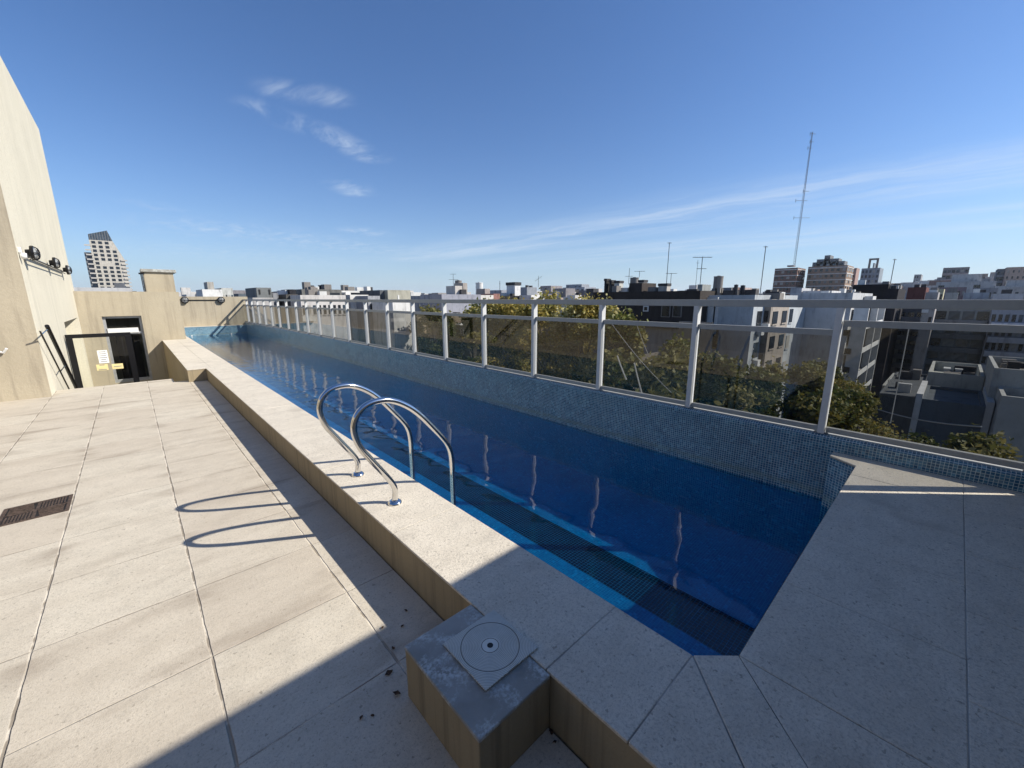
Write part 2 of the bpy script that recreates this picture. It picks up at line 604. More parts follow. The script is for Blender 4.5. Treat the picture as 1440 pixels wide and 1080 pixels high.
# ------------------------------------------------------------------ pool
pool = thing('pool', 'long narrow lap pool with blue mosaic and a raised stone edge', 'pool', (3.03, 13, -.9))
OFF = (-3.03, -13, .9)
XI, XT, YE, YF = 1.455, 4.60, .385, 26.6
ZF, ZW = -.90, -.235
fl = MB()
floor_poly = [(XI, .51), (1.585, YE), (4.33, YE), (4.46, .58), (XT, .58), (XT, YF), (XI, YF)]
LX0, LX1 = 2.81, 3.25
fl.prism([(XI, .51), (1.585, YE), (LX0, YE), (LX0, YF), (XI, YF)], ZF - .1, ZF)
fl.prism([(LX1, YE), (4.33, YE), (4.46, .58), (XT, .58), (XT, YF), (LX1, YF)], ZF - .1, ZF)
fl.build('pool_floor', M['pool_blue'], pool, loc=OFF)
MB().box(LX0, LX1, YE, YF, ZF - .1, ZF + .001).build('lane_line', M['lane'], pool, loc=OFF)
# inner walls below the coping
wl = MB()
wp = [(XI + .004, YF), (XI + .004, .512), (1.586, YE + .004), (4.327, YE + .004), (4.456, .584), (XT, .584)]
for k in range(len(wp) - 1):
    a, c_ = wp[k], wp[k + 1]
    wl.quad((a[0], a[1], ZF), (c_[0], c_[1], ZF), (c_[0], c_[1], .239), (a[0], a[1], .239))
wl.quad((XI, YF - .004, ZF), (XI, YF - .004, .239), (XT, YF - .004, .239), (XT, YF - .004, ZF))
wl.build('inner_wall', M['wall_blue'], pool, loc=OFF)
# the taller tiled parapet on the street side, with a bullnosed mosaic edge
pw_ = MB()
prof = [(XT, ZW - .03), (XT, .368), (XT + .017, .385), (4.664, .388)]
for k in range(3):
    (xa, za), (xb, zb) = prof[k], prof[k + 1]
    pw_.quad((xa, 27.0, za), (xa, -.69, za), (xb, -.69, zb), (xb, 27.0, zb))
MB().quad((XT, 27.0, ZF), (XT, -.69, ZF), (XT, -.69, ZW - .03), (XT, 27.0, ZW - .03)).build('submerged_wall', M['pool_blue'], pool, loc=OFF)
pw_.build('tiled_parapet', M['wall_blue'], pool, loc=OFF)
MB().box(4.664, 4.80, -.69, 27.3, -1.6, .389).build('parapet_core', M['rail_paint'], pool, loc=OFF)
# raised curb wall
cw = MB()
cw.prism([(.98, -.68), (.98, 10.37), (.675, 10.37), (.675, 18.59), (1.335, 18.59), (1.335, 27.0), (XT, 27.0), (XT, YF + .01),
          (XI - .004, YF + .01), (XI - .004, .505), (1.58, YE - .004), (4.335, YE - .004), (4.465, .575), (XT - .002, .575), (XT - .002, -.68)], -1.5, .240)
cw.build('curb_wall', M['curb'], pool, loc=OFF)
bed = MB()
bed.prism([(.985, -.675), (.985, 10.38), (.68, 10.38), (.68, 18.58), (1.34, 18.58), (1.34, 26.99), (4.595, 26.99), (4.595, YF + .005),
           (XI - .003, YF + .005), (XI - .003, .507), (1.582, YE - .003), (4.332, YE - .003), (4.462, .577), (XT - .004, .577), (XT - .004, -.675)], .2405, .2525)
bed.build('mortar_bed', M['joint'], pool, loc=OFF)
slabs = []
YS = [.51, .866]
while YS[-1] < 10.36:
    YS.append(min(YS[-1] + 1.262, 10.36))
for a, c_ in zip(YS[:-1], YS[1:]):
    slabs.append([(.975, a), (XI, a), (XI, c_), (.975, c_)])
yy_ = 10.36
while yy_ < 18.59:
    e_ = min(yy_ + 1.2, 18.59)
    slabs.append([(.67, yy_), (1.06, yy_), (1.06, e_), (.67, e_)])
    slabs.append([(1.06, yy_), (XI, yy_), (XI, e_), (1.06, e_)])
    yy_ = e_
yy_ = 18.59
while yy_ < 26.6:
    e_ = min(yy_ + 1.2, 26.6)
    slabs.append([(1.335, yy_), (XI, yy_), (XI, e_), (1.335, e_)])
    yy_ = e_
xs_ = [1.335, 1.9, 2.5, 3.1, 3.7, 4.3, 4.597]
for a, c_ in zip(xs_[:-1], xs_[1:]):
    slabs.append([(a, 26.6), (c_, 26.6), (c_, 27.0), (a, 27.0)])
slabs += [[(.975, .51), (XI - .003, .51), (.975, .035)],
          [(XI, .508), (1.585, YE), (.996, -.235), (.975, -.235), (.975, .035)],
          [(1.587, YE), (1.587, -.235), (.996, -.235)]]
xs_ = [1.587, 2.22, 2.843, 3.462, 4.08]
for a, c_ in zip(xs_[:-1], xs_[1:]):
    slabs.append([(a, -.235), (c_, -.235), (c_, YE), (a, YE)])
slabs.append([(4.08, -.235), (4.598, -.235), (4.598, .582), (4.46, .582), (4.33, YE), (4.08, YE)])
xs_ = [.975, 1.35, 1.98, 2.6, 3.22, 3.84, 4.46, 4.598]
for a, c_ in zip(xs_[:-1], xs_[1:]):
    slabs.append([(a, -.685), (c_, -.685), (c_, -.235), (a, -.235)])
cp = MB()
def shrink(poly, g):
    a = sum(poly[k][0] * poly[(k + 1) % len(poly)][1] - poly[(k + 1) % len(poly)][0] * poly[k][1] for k in range(len(poly)))
    if a < 0:
        poly = poly[::-1]
    outp = []
    n_ = len(poly)
    for k in range(n_):
        p0, p1, p2 = Vector(poly[k - 1]), Vector(poly[k]), Vector(poly[(k + 1) % n_])
        d1, d2 = (p1 - p0).normalized(), (p2 - p1).normalized()
        n1, n2 = Vector((-d1.y, d1.x)), Vector((-d2.y, d2.x))
        bi = n1 + n2
        if bi.length < 1e-6:
            outp.append(tuple(p1 + n1 * g))
            continue
        bi.normalize()
        outp.append(tuple(p1 + bi * min(g / max(bi.dot(n1), .25), 4 * g)))
    return outp
for s_ in slabs:
    cp.prism(shrink(s_, random.choice([.0016, .0022, .0012])), .2408, ZC - random.random() * .0014)
cp.build('coping', M['coping'], pool, bevel=.003, loc=OFF)
for (jx) in (2.15, 3.86):
    MB().lathe([(.03, 0), (.03, .02), (.018, .035)], (jx, YF - .01, -.2), 16, 'Y').build('inlet', M['white_plastic'], pool, loc=OFF)

wt = MB().quad((XI, .3, ZW), (XT, .3, ZW), (XT, YF, ZW), (XI, YF, ZW))
wo = wt.build('water', M['water'])
struct(wo)

# ------------------------------------------------------------------ skimmer box with its lid
sk = thing('skimmer_box', 'ochre masonry box with cement top and grooved square lid beside the pool curb', 'box', (.8, 1.09, 0))
MB().box(.632, .978, .842, 1.336, 0.0, .236).build('masonry_box', M['curb'], sk, loc=(-.8, -1.09, 0), bevel=.006)
MB().box(.630, .974, .840, 1.338, .236, .252).build('cement_top', M['cement'], sk, loc=(-.8, -1.09, 0), bevel=.004)
LC = (.885, 1.090)
lid = MB().box(-.137, .137, -.139, .139, 0, .007).build('lid', M['lid'], sk, bevel=.0015, loc=(LC[0] - .8, LC[1] - 1.09, .2565))
MB().lathe([(.0125, 0), (.0125, .0012)], (0, 0, .0066), 20).build('finger_hole', M['black'], lid)

# ------------------------------------------------------------------ ladder handrails
PROF = [(1.165, .256), (1.168, .30), (1.172, .35), (1.158, .40), (1.12, .465), (1.08, .525), (1.04, .585), (1.00, .645), (.965, .70), (.94, .76), (.926, .82), (.93, .88),
        (.952, .932), (.99, .97), (1.04, .993), (1.10, 1.0), (1.16, .995), (1.22, .975), (1.28, .942), (1.34, .898), (1.41, .83), (1.47, .76), (1.53, .688),
        (1.58, .625), (1.615, .57), (1.638, .51), (1.648, .44), (1.65, .36), (1.65, .1), (1.65, -.3), (1.65, -.6)]
def smooth_path(pts, k=4):
    outp = []
    for i in range(len(pts) - 1):
        p0 = Vector(pts[max(i - 1, 0)]); p1 = Vector(pts[i]); p2 = Vector(pts[i + 1]); p3 = Vector(pts[min(i + 2, len(pts) - 1)])
        for j in range(k):
            t = j / k
            outp.append(tuple(.5 * ((2 * p1) + (-p0 + p2) * t + (2 * p0 - 5 * p1 + 4 * p2 - p3) * t * t + (-p0 + 3 * p1 - 3 * p2 + p3) * t ** 3)))
    outp.append(tuple(pts[-1]))
    return outp
lad = thing('pool_ladder', 'polished steel pool ladder with two looped grab rails', 'ladder', (1.2, 2.78, ZC))
for y in (2.463, 3.096):
    MB().tube(smooth_path([(x, y, z) for x, z in PROF]), .0205, 20).build('grab_rail', M['steel'], lad, smooth=True, loc=(-1.2, -2.78, -ZC))
    MB().lathe([(.050, 0), (.050, .004), (.046, .012), (.034, .022), (.0225, .026), (.0215, .03)], (1.165, y, ZC - .001), 32).build('flange', M['steel'], lad, smooth=True, loc=(-1.2, -2.78, -ZC))
for z in (-.36, -.55):
    MB().box(1.62, 1.69, 2.48, 3.08, z, z + .025).build('tread', M['steel'], lad, loc=(-1.2, -2.78, -ZC), bevel=.006)

# ------------------------------------------------------------------ floor drain
dr = thing('floor_drain', 'square rusty iron drain grate set in the terrace tiles', 'drain', (-.775, 4.765, 0))
f_ = MB()
w2, h2 = .19, .185
f_.box(-w2, w2, -h2, -h2 + .022, 0, .006).box(-w2, w2, h2 - .022, h2, 0, .006).box(-w2, -w2 + .022, -h2 + .022, h2 - .022, 0, .006).box(w2 - .022, w2, -h2 + .022, h2 - .022, 0, .006)
f_.build('frame', M['rust'], dr)
MB().box(-w2 + .02, w2 - .02, -h2 + .02, h2 - .02, .0005, .0018).build('sump', M['black'], dr)
g_ = MB()
for q in range(4):
    for k in range(9):
        u = -.16 + .16 * (k + .5) / 9
        a0 = Vector((u, -.16 + .004, 0)); a1 = Vector((u, -.008 - abs(u) * .15, 0))
        rot = Matrix.Rotation(q * math.pi / 2, 3, 'Z')
        i = len(g_.v)
        for dz in (.0018, .006):
            for (sx, pp) in ((-.0045, a0), (.0045, a0), (.0045, a1), (-.0045, a1)):
                v = rot @ (pp + Vector((sx, 0, 0)))
                g_.v.append((v.x, v.y, dz))
        for ff in ((4, 5, 6, 7), (0, 1, 5, 4), (1, 2, 6, 5), (2, 3, 7, 6), (3, 0, 4, 7)):
            g_.f.append(tuple(i + t for t in ff)); g_.m.append(0)
g_.box(-.165, .165, -.006, .006, .0018, .0062).box(-.006, .006, -.165, .165, .0018, .0061)
g_.build('grate', M['rust'], dr)

# ------------------------------------------------------------------ dead leaves
def leaf(x, y, s, rot, n=6, z=.002):
    mb = MB()
    pts = []
    for k in range(n + 1):
        t = k / n
        wd = math.sin(t * math.pi) ** .7 * s * .3 * (1 + .3 * random.uniform(-1, 1))
        pts.append((t * s - s / 2, wd, .004 + .012 * random.random() * s / .05))
    for k in range(n):
        (xa, wa, za), (xb, wb, zb) = pts[k], pts[k + 1]
        mb.quad((xa, -wa, za * .6), (xb, -wb, zb * .6), (xb, 0, zb * .3), (xa, 0, za * .3))
        mb.quad((xa, 0, za * .3), (xb, 0, zb * .3), (xb, wb, zb), (xa, wa, za))
    o = mb.build('dead_leaf', M['leaf_brown'], loc=(x, y, z))
    o.rotation_euler[2] = rot
    return o
LV = [((547, 947), .052, 'dark crumpled leaf, the largest, on the tiles left of the skimmer box'),
      ((571, 859), .035, 'small brown leaf near the curb foot above the skimmer box'),
      ((566, 881), .030, 'thin brown leaf in the shade between curb and terrace joint'),
      ((553, 912), .028, 'small reddish leaf beside the terrace edge joint'),
      ((538, 883), .024, 'tiny leaf at the corner of the sunlit tile'),
      ((558, 976), .050, 'pale curled leaf touching the foot of the skimmer box'),
      ((508, 1010), .030, 'brown leaf lying alone in the shade low on the tiles'),
      ((524, 1007), .022, 'tiny crumb of leaf right of the lone brown leaf'),
      ((775, 1030), .035, 'dark leaf clump in the corner of skimmer box and curb'),
      ((780, 1044), .026, 'leaf scrap on the floor right of the skimmer box')]
for k, ((x, y), s_, lb) in enumerate(LV):
    q = at(x, y, 'Z', .002)
    tag(leaf(q.x, q.y, s_ * .7, k * 1.7), lb, 'leaf', 'dead leaves on the tiles')

# ------------------------------------------------------------------ glass railing on the parapet
XR = 4.69
rl = thing('glass_railing', 'long grey metal railing with smoked glass panels along the pool parapet', 'railing', (XR, 13, .39))
RO = (-XR, -13, -.39)
P0, PS = .704, 1.272
ps = [P0 + PS * k for k in range(-1, 21)]
pm = None
for k, y in enumerate(ps):
    if pm is None:
        pm = MB().box(-.058, .024, -.026, .026, 0, 1.17).mesh('post', M['post_paint'])
    if k < 9:
        bpm = MB().box(XR - .0255, XR + .0, y - .055, y + .055, .391, .398)
        for sy in (-.042, .042):
            bpm.cyl(XR - .013, y + sy, .398, .404, .006, 6)
        bpm.build('base_plate', M['rail_paint'], rl, loc=RO)
    o = bpy.data.objects.new('post', pm)
    C.objects.link(o); o.parent = rl; o.location = (0, y - 13, .004)
MB().box(XR - .052, XR + .028, -.685, 27.0, 1.562, 1.634).build('top_rail', M['rail_paint'], rl, loc=RO, bevel=.004)
edges = [-.685] + ps + [27.0]
for k, (a, c_) in enumerate(zip(edges[:-1], edges[1:])):
    a2 = a + (.033 if k else 0); b2 = c_ - (.033 if k < len(edges) - 2 else 0)
    if b2 - a2 < .1:
        continue
    zz = 1.398 if k == 1 else 1.312
    MB().box(XR - .02, XR + .02, a2, b2, zz, zz + .055).build('middle_rail', M['rail_paint'], rl, loc=RO)
    MB().box(XR - .022, XR + .022, a2, b2, .405, .452).build('bottom_rail', M['rail_paint'], rl, loc=RO)
    MB().quad((XR, a2, .452), (XR, b2, .452), (XR, b2, zz), (XR, a2, zz)).build('glass_panel', M['tint_glass'], rl, loc=RO)

# ------------------------------------------------------------------ tall cream wall on the left with an opening, ochre return
tw = thing('stair_tower', 'tall cream and ochre stair tower rising at the left edge', 'building', (-1.6, 14, -1.35))
TO = (1.6, -14, 1.35)
a_ = MB()
YW0, YW1 = 10.50, 18.60
a_.box(-1.75, -1.21, YW0 + .004, 14.6, -1.6, 6.53)
a_.box(-1.75, -1.21, 14.6, 18.2, 1.11, 6.53)
a_.box(-1.75, -1.21, 18.2, YW1 + .5, -1.6, 6.53)
a_.box(-8.0, -1.752, 10.6, YW1 + .5, -1.6, 6.53)
a_.build('cream_wall', M['cream'], tw, loc=TO)
MB().box(-8.0, -1.212, YW0 - .04, YW0, -.2, 6.53).build('ochre_return', M['ochre'], tw, loc=TO)
MB().box(-1.70, -1.215, 14.62, 14.9, -1.34, .1).build('low_ledge', M['ochre'], tw, loc=TO)
# small pipe stub on the ochre return
ppp = [at(-6, 494, 'Y', 10.44), at(5, 496, 'Y', 10.42), at(9, 490, 'Y', 10.40)]
tag(MB().tube(ppp, .018, 10).build('pipe_stub', M['white_plastic'], smooth=True), 'short pale pipe stub sticking out of the ochre wall at the far left', 'pipe')

# stair handrail on the cream wall
hr = thing('stair_handrail', 'dark metal handrail sloping down the cream wall', 'handrail', (-1.12, 11.5, 0))
HO = (1.12, -11.5, 0)
A, B = Vector((-1.10, 10.72, 1.20)), Vector((-1.10, 13.1, -.45))
MB().tube([A, B], .030, 12).build('thick_bar', M['black_metal'], hr, smooth=True, loc=HO)
A2, B2 = Vector((-1.14, 10.25, 1.13)), Vector((-1.14, 12.6, -.52))
MB().tube([A2, B2], .012, 8).build('thin_bar', M['black_metal'], hr, smooth=True, loc=HO)
for t in (.03, .5, .93):
    MB().tube([A.lerp(B, t), A2.lerp(B2, t)], .010, 8).build('bracket', M['steel'], hr, loc=HO)

# round guarded lamps joined by conduit
def bulkhead(p, axis, label, r=.16, grp=None):
    t = thing('bulkhead_lamp', label, 'lamp', p, grp)
    sgn = 1 if axis == 'X' else -1
    MB().lathe([(r * .45, 0), (r * .5, sgn * .05), (r * .95, sgn * .06), (r, sgn * .075), (r, sgn * .10), (r * .82, sgn * .105)], (0, 0, 0), 24, axis).build('housing', M['black_metal'], t, smooth=True)
    MB().lathe([(r * .78, sgn * .10), (r * .6, sgn * .125), (r * .2, sgn * .14), (.01, sgn * .142)], (0, 0, 0), 24, axis).build('diffuser', M['lamp_glass'], t, smooth=True)
    gd = MB()
    for a in (0, math.pi / 3, 2 * math.pi / 3):
        pts = []
        for k in range(13):
            u = -r + 2 * r * k / 12
            hgt = .10 + .06 * math.sqrt(max(0, 1 - (u / r) ** 2))
            c1_, s1_ = u * math.cos(a), u * math.sin(a)
            pts.append((sgn * hgt, c1_, s1_) if axis == 'X' else (c1_, sgn * hgt, s1_))
        gd.tube(pts, .008, 6)
    ring_ = []
    for k in range(25):
        a = 2 * math.pi * k / 24
        q = (r * .62 * math.cos(a), r * .62 * math.sin(a))
        ring_.append((sgn * .148, q[0], q[1]) if axis == 'X' else (q[0], sgn * .148, q[1]))
    gd.tube(ring_, .007, 6)
    gd.build('guard', M['black_metal'], t, smooth=True)
    return t
for k, (y, z, lb) in enumerate([(10.95, 2.43, 'nearest and largest round caged lamp on the cream wall'), (13.9, 2.45, 'middle of the three caged lamps on the cream wall'),
                 (16.5, 2.43, 'farthest caged lamp, at the rear edge of the cream wall')]):
    bulkhead((-1.17, y, z), 'X', lb, .125, 'caged lamps on the cream wall')
cd_ = thing('conduit', 'thin black conduit linking the three caged lamps on the cream wall', 'conduit', (-1.17, 13.8, 2.38))
MB().tube([(0, -2.8, 0), (0, 2.6, 0)], .016, 8).build('upper_pipe', M['black_metal'], cd_, smooth=True)
MB().tube([(.03, -2.8, -.055), (.03, 2.6, -.055)], .010, 8).build('lower_pipe', M['black_metal'], cd_, smooth=True)
sc = thing('security_camera', 'white security camera on the cream wall beside the nearest caged lamp', 'camera', (-1.2, 10.60, 2.40))
MB().box(-.01, .03, -.035, .035, .0, .09).build('mount', M['white_plastic'], sc, bevel=.01)
MB().lathe([(.04, 0), (.05, .015), (.05, .05), (.04, .07)], (.01, 0, -.045), 20, 'X').build('shell', M['white_plastic'], sc, smooth=True)
MB().lathe([(.034, 0), (.032, .008)], (.08, 0, -.045), 16, 'X').build('lens', M['black'], sc, smooth=True)

# ------------------------------------------------------------------ door building
db = thing('door_annex', 'low ochre annex with a glazed door beyond the terrace', 'building', (0, 19, -1.35))
DO = (0, -19, 1.35)
Y = 18.60
DX0, DX1, DZ0, DZ1 = -.70, .245, -1.08, 1.11
d_ = MB()
d_.box(-1.209, DX0, Y, Y + .3, -1.6, 1.90)
d_.box(DX1, 1.33, Y, Y + .3, -1.6, 1.90)
d_.box(DX0, DX1, Y, Y + .3, DZ1, 1.90)
d_.box(DX0, DX1, Y, Y + .3, -1.6, DZ0)
d_.box(.6, 1.33, Y + .304, 27.0, -1.6, 1.897)
d_.box(-4, .59, Y + 3, Y + 3.3, -1.6, 1.8)
d_.build('wall', M['ochre'], db, loc=DO)
MB().box(-3.9, .597, Y + .302, Y + 2.9, 1.7, 1.88).build('roof', M['mortar'], db, loc=DO)
dd = MB()
fr_ = .07
dd.box(DX0, DX0 + fr_, Y + .10, Y + .17, DZ0, DZ1).box(DX1 - fr_, DX1, Y + .10, Y + .17, DZ0, DZ1)
dd.box(DX0 + fr_, DX1 - fr_, Y + .10, Y + .17, DZ1 - fr_, DZ1).box(DX0 + fr_, DX1 - fr_, Y + .10, Y + .17, DZ0, DZ0 + .1)
dd.box(DX0 + fr_, DX1 - fr_, Y + .10, Y + .17, .52, .60)
door = dd.build('door', M['alu'], db, loc=DO)
MB().box(DX0 + fr_, DX1 - fr_ - .06, Y + .07, Y + .098, .56, .72).build('transom_box', M['white_plastic'], door)
MB().quad((DX0 + fr_, Y + .13, DZ0), (DX1 - fr_, Y + .13, DZ0), (DX1 - fr_, Y + .13, DZ1), (DX0 + fr_, Y + .13, DZ1)).build('pane', M['clear_glass'], door)
MB().box(-.35, -.335, Y + .11, Y + .16, DZ0 + .1, .52).build('mullion', M['black_metal'], door)
MB().box(-.5, .1, Y + .9, Y + 1.0, -1.3, .5).build('cabinet', M['black_metal'], door)
ch = thing('chimney', 'square ochre chimney with a projecting grey cap on the annex roof', 'chimney', (.9, 19.2, 1.9))
MB().box(-.40, .38, -.40, .40, 0, .65).build('shaft', M['ochre'], ch)
MB().box(-.46, .47, -.47, .47, .652, .75).build('cap', M['cement'], ch, bevel=.012)
for dx in (-.46, -.43):
    MB().tube([(dx, -.44, .0), (dx - .01, -.44, .58)], .012, 8).build('pipe', M['black_metal'], ch, smooth=True)
MB().box(-.52, -.38, -.48, -.38, .57, .62).build('pipe_cap', M['black_metal'], ch)

# gate / glass screen with notices
gt = thing('glass_gate', 'black framed glass gate with paper notices at the head of the steps', 'gate', (-.65, 13.9, -.5))
GX0, GX1, GZ1 = -1.19, -.075, .85
gm = MB()
for a, c_ in ((GX0, GX0 + .11), (GX1 - .11, GX1)):
    MB().box(a + .65, c_ + .65, -.03, .03, -.6, GZ1 + .5 - .09).build('post', M['black_metal'], gt)
MB().box(GX0 + .65, GX1 + .65, -.03, .03, GZ1 + .5 - .088, GZ1 + .5).build('top_bar', M['black_metal'], gt)
MB().quad((GX0 + .76, 0, -.6), (GX1 + .54, 0, -.6), (GX1 + .54, 0, GZ1 + .41), (GX0 + .76, 0, GZ1 + .41)).build('pane', M['clear_glass'], gt)
def sheet(p0, p1, name, label, mat, lines=0):
    a, c_ = at(*p0, 'Y', 13.86), at(*p1, 'Y', 13.86)
    t = thing(name, label, 'sign', ((a.x + c_.x) / 2, 13.86, (a.z + c_.z) / 2))
    hw, hh_ = abs(c_.x - a.x) / 2, abs(a.z - c_.z) / 2
    MB().box(-hw, hw, -.002, .002, -hh_, hh_).build('sheet', mat, t)
    if lines:
        mb = MB()
        for k in range(lines):
            z = hh_ * (.75 - 1.5 * k / max(1, lines - 1)) if lines > 1 else 0
            l = hw * random.uniform(.45, .8)
            mb.box(-l, l, -.0035, -.0025, z - .008, z + .008)
        mb.build('print', M['ink'], t)
    return t
sheet((136, 493), (154, 510), 'paper_notice', 'white printed notice taped to the glass gate', M['paper'], 6)
sheet((135, 513), (153, 520), 'yellow_notice', 'left yellow strip notice on the glass gate under the white sheet', M['yellow_tape'], 2)
sheet((157, 512), (174, 518), 'yellow_notice', 'right yellow strip notice beside the gate post', M['yellow_tape'], 1)

# ------------------------------------------------------------------ wall at the far end of the pool
fw = thing('end_wall', 'ochre wall closing the far end of the pool', 'wall', (3, 27.1, .2))
MB().box(1.34, 4.9, 27.0, 27.2, -1.5, 1.78).build('wall', M['ochre'], fw, loc=(-3, -27.1, -.2))
bulkhead((2.12, 26.99, 1.60), 'Y', 'left round lamp on the wall beyond the pool', .17, 'lamps on the end wall')
bulkhead((3.66, 26.99, 1.60), 'Y', 'right round lamp on the wall beyond the pool', .17, 'lamps on the end wall')
tag(MB().tube([(2.12, 26.97, 1.6), (3.66, 26.97, 1.6)], .022, 8).build('conduit', M['black_metal'], smooth=True), 'straight dark conduit between the two lamps on the end wall', 'conduit')

# ------------------------------------------------------------------ the city beyond
GZ = -17.0
def ground_sheet():
    mb = MB()
    mb.quad((-1400, -1400, GZ), (4900, -1400, GZ), (4900, 4900, GZ), (-1400, 4900, GZ))
    return mb
struct(ground_sheet().build('ground', M['asphalt']))
pv = MB()
pv.box(14.5, 17.5, -60, 160, GZ + .01, GZ + .14).box(26.5, 29.5, -60, 160, GZ + .01, GZ + .14)
struct(pv.build('pavement', simple('paving', (.22, .21, .20), .9, var=.2, scale=2)))

CM = {}
def cmat(col, rough=.85):
    k = tuple(round(c, 3) for c in col)
    if k not in CM:
        CM[k] = plaster('wall_paint', col, tuple(c * .45 for c in col), streak=.8, grain=1.2, bumpd=.02, drip=.5)
    return CM[k]
M['win_dark'] = simple('dark_window_glass', (.02, .025, .032), .15, var=.3, scale=.8)
M['win_blue'] = simple('blue_window_glass', (.06, .085, .11), .12, var=.3, scale=.8)
M['shutter'] = simple('roller_shutter', (.34, .33, .30), .7, var=.15, scale=1.5)
M['curtain'] = simple('pale_curtain', (.22, .22, .22), .4, var=.3, scale=1.2)
M['white_paint'] = simple('white_paint', (.62, .62, .60), .7, var=.1, scale=1)
M['tank_grey'] = plaster('tank_cement', (.22, .205, .19), streak=.7, grain=3)
M['dark_roof'] = simple('dark_roof', (.05, .05, .055), .9, var=.25, scale=1.5)
M['terracotta'] = simple('terracotta', (.22, .08, .06), .9, var=.2, scale=2)
M['antenna_metal'] = simple('antenna_metal', (.14, .15, .16), .5, .5)


def building(name, label, X0, X1, Y0, Y1, zt, col, fx=None, fy=None, win='win_dark', slab=None, parapet=.9, zb=GZ, cat='building', group=None, roofmat='dark_roof', frames=False, beltx=None):
    """axis aligned block; fx / fy = (columns, rows, width share, height share, z lowest, z highest) for the faces turned to the pool"""
    cx, cy = (X0 + X1) / 2, (Y0 + Y1) / 2
    t = thing(name, label, cat, (cx, cy, zb), group)
    O_ = (-cx, -cy, -zb)
    wm = cmat(col)
    MB().box(X0, X1, Y0, Y1, zb, zt - parapet).build('wall', wm, t, loc=O_)
    pp = MB()
    th = .2
    if parapet > 0:
        pp.box(X0, X1, Y0, Y0 + th, zt - parapet, zt).box(X0, X1, Y1 - th, Y1, zt - parapet, zt)
        pp.box(X0, X0 + th, Y0 + th, Y1 - th, zt - parapet, zt).box(X1 - th, X1, Y0 + th, Y1 - th, zt - parapet, zt)
        pp.build('parapet', wm, t, loc=O_)
    cnt = 0
    def put(me, p, rot=0):
        o = bpy.data.objects.new('window', me)
        C.objects.link(o); o.parent = t
        o.location = (p[0] - cx, p[1] - cy, p[2] - zb)
        return o
    for ax, f in (('x', fx), ('y', fy)):
        if not f:
            continue
        nc, nr, ws, hs, za, zc_ = f
        if zc_ > zt - .5 or (zc_ < zt - 4 and zt > 4):
            za, zc_ = zt - .5 - min(zc_ - za, zt - .5 - zb), zt - .5
        L = (Y1 - Y0) if ax == 'x' else (X1 - X0)
        dw, dh = L / nc, (zc_ - za) / nr
        w_, h_ = dw * ws, dh * hs
        mb = MB()
        if ax == 'x':
            mb.box(-.04, .04, -w_ / 2, w_ / 2, -h_ / 2, h_ / 2)
            mb.cur = 1
            mb.box(-.10, -.041, -w_ / 2 - .08, w_ / 2 + .08, -h_ / 2 - .14, -h_ / 2 - .01)
            if frames:
                mb.box(-.07, -.045, -.04, .04, -h_ / 2, h_ / 2)
        else:
            mb.box(-w_ / 2, w_ / 2, -.04, .04, -h_ / 2, h_ / 2)
            mb.cur = 1
            mb.box(-w_ / 2 - .08, w_ / 2 + .08, -.10, -.041, -h_ / 2 - .14, -h_ / 2 - .01)
            if frames:
                mb.box(-.04, .04, -.07, -.045, -h_ / 2, h_ / 2)
        mt2 = M['white_paint'] if frames else wm
        vs = [mb.mesh('window', [M[win], mt2]), mb.mesh('window', [M['win_dark'], mt2]), mb.mesh('window', [M['win_blue'], mt2]), mb.mesh('window', [M['shutter'], mt2]), mb.mesh('window', [M['curtain'], mt2])]
        rw = random.Random(label + ax)
        acs = MB().box(-.45, -.05, -.4, .4, -.28, .28).mesh('air_conditioner', M['white_paint']) if ax == 'x' else MB().box(-.4, .4, -.45, -.05, -.28, .28).mesh('air_conditioner', M['white_paint'])
        for r_ in range(nr):
            for c_ in range(nc):
                if cnt >= 98:
                    break
                cnt += 1
                u = (c_ + .5) * dw
                z = zc_ - (r_ + .5) * dh
                me = rw.choices(vs, (5, 3, 2, 2.4, 1))[0]
                pt_ = (X0 - .01, Y0 + u, z) if ax == 'x' else (X0 + u, Y0 - .01, z)
                put(me, pt_)
                if X0 < 130 and rw.random() < .22:
                    o = bpy.data.objects.new('air_conditioner', acs)
                    C.objects.link(o); o.parent = t
                    o.location = (pt_[0] - cx, pt_[1] - cy, pt_[2] - zb - h_ / 2 - .45)
    if X0 < 130 and parapet > .25 and (X1 - X0) > 4 and zt < 12:
        rr_ = random.Random(label)
        for q in range(rr_.randint(2, 5)):
            kx, ky = rr_.uniform(X0 + 1, X1 - 1), rr_.uniform(Y0 + .8, Y1 - .8)
            a1, b1, c1_ = rr_.uniform(.25, .7), rr_.uniform(.25, .7), rr_.uniform(.4, 1.0)
            nm_, mt_ = rr_.choice([('roof_unit', 'white_paint'), ('roof_unit', 'tank_grey'), ('roof_hatch', 'dark_roof')])
            MB().box(kx - a1, kx + a1, ky - b1, ky + b1, zt - parapet, zt - parapet + c1_ + .3).build(nm_, M[mt_], t, loc=O_)
    if slab:
        # balcony slabs running round the faces
        fxx = fx or fy
        nr, za, zc_ = fxx[1], fxx[4], fxx[5]
        if zc_ > zt - .5 or (zc_ < zt - 4 and zt > 4):
            za, zc_ = zt - .5 - (zc_ - za), zt - .5
        dh = (zc_ - za) / nr
        sm = MB().box(X0 - 1.0 - cx, X0 - .05 - cx, Y0 + .2 - cy, Y1 - .2 - cy, 0, .9).mesh('balcony', cmat(slab))
        for r_ in range(nr):
            o = bpy.data.objects.new('balcony', sm)
            C.objects.link(o); o.parent = t
            o.location = (0, 0, za + dh * r_ - .45 - zb)
    return t


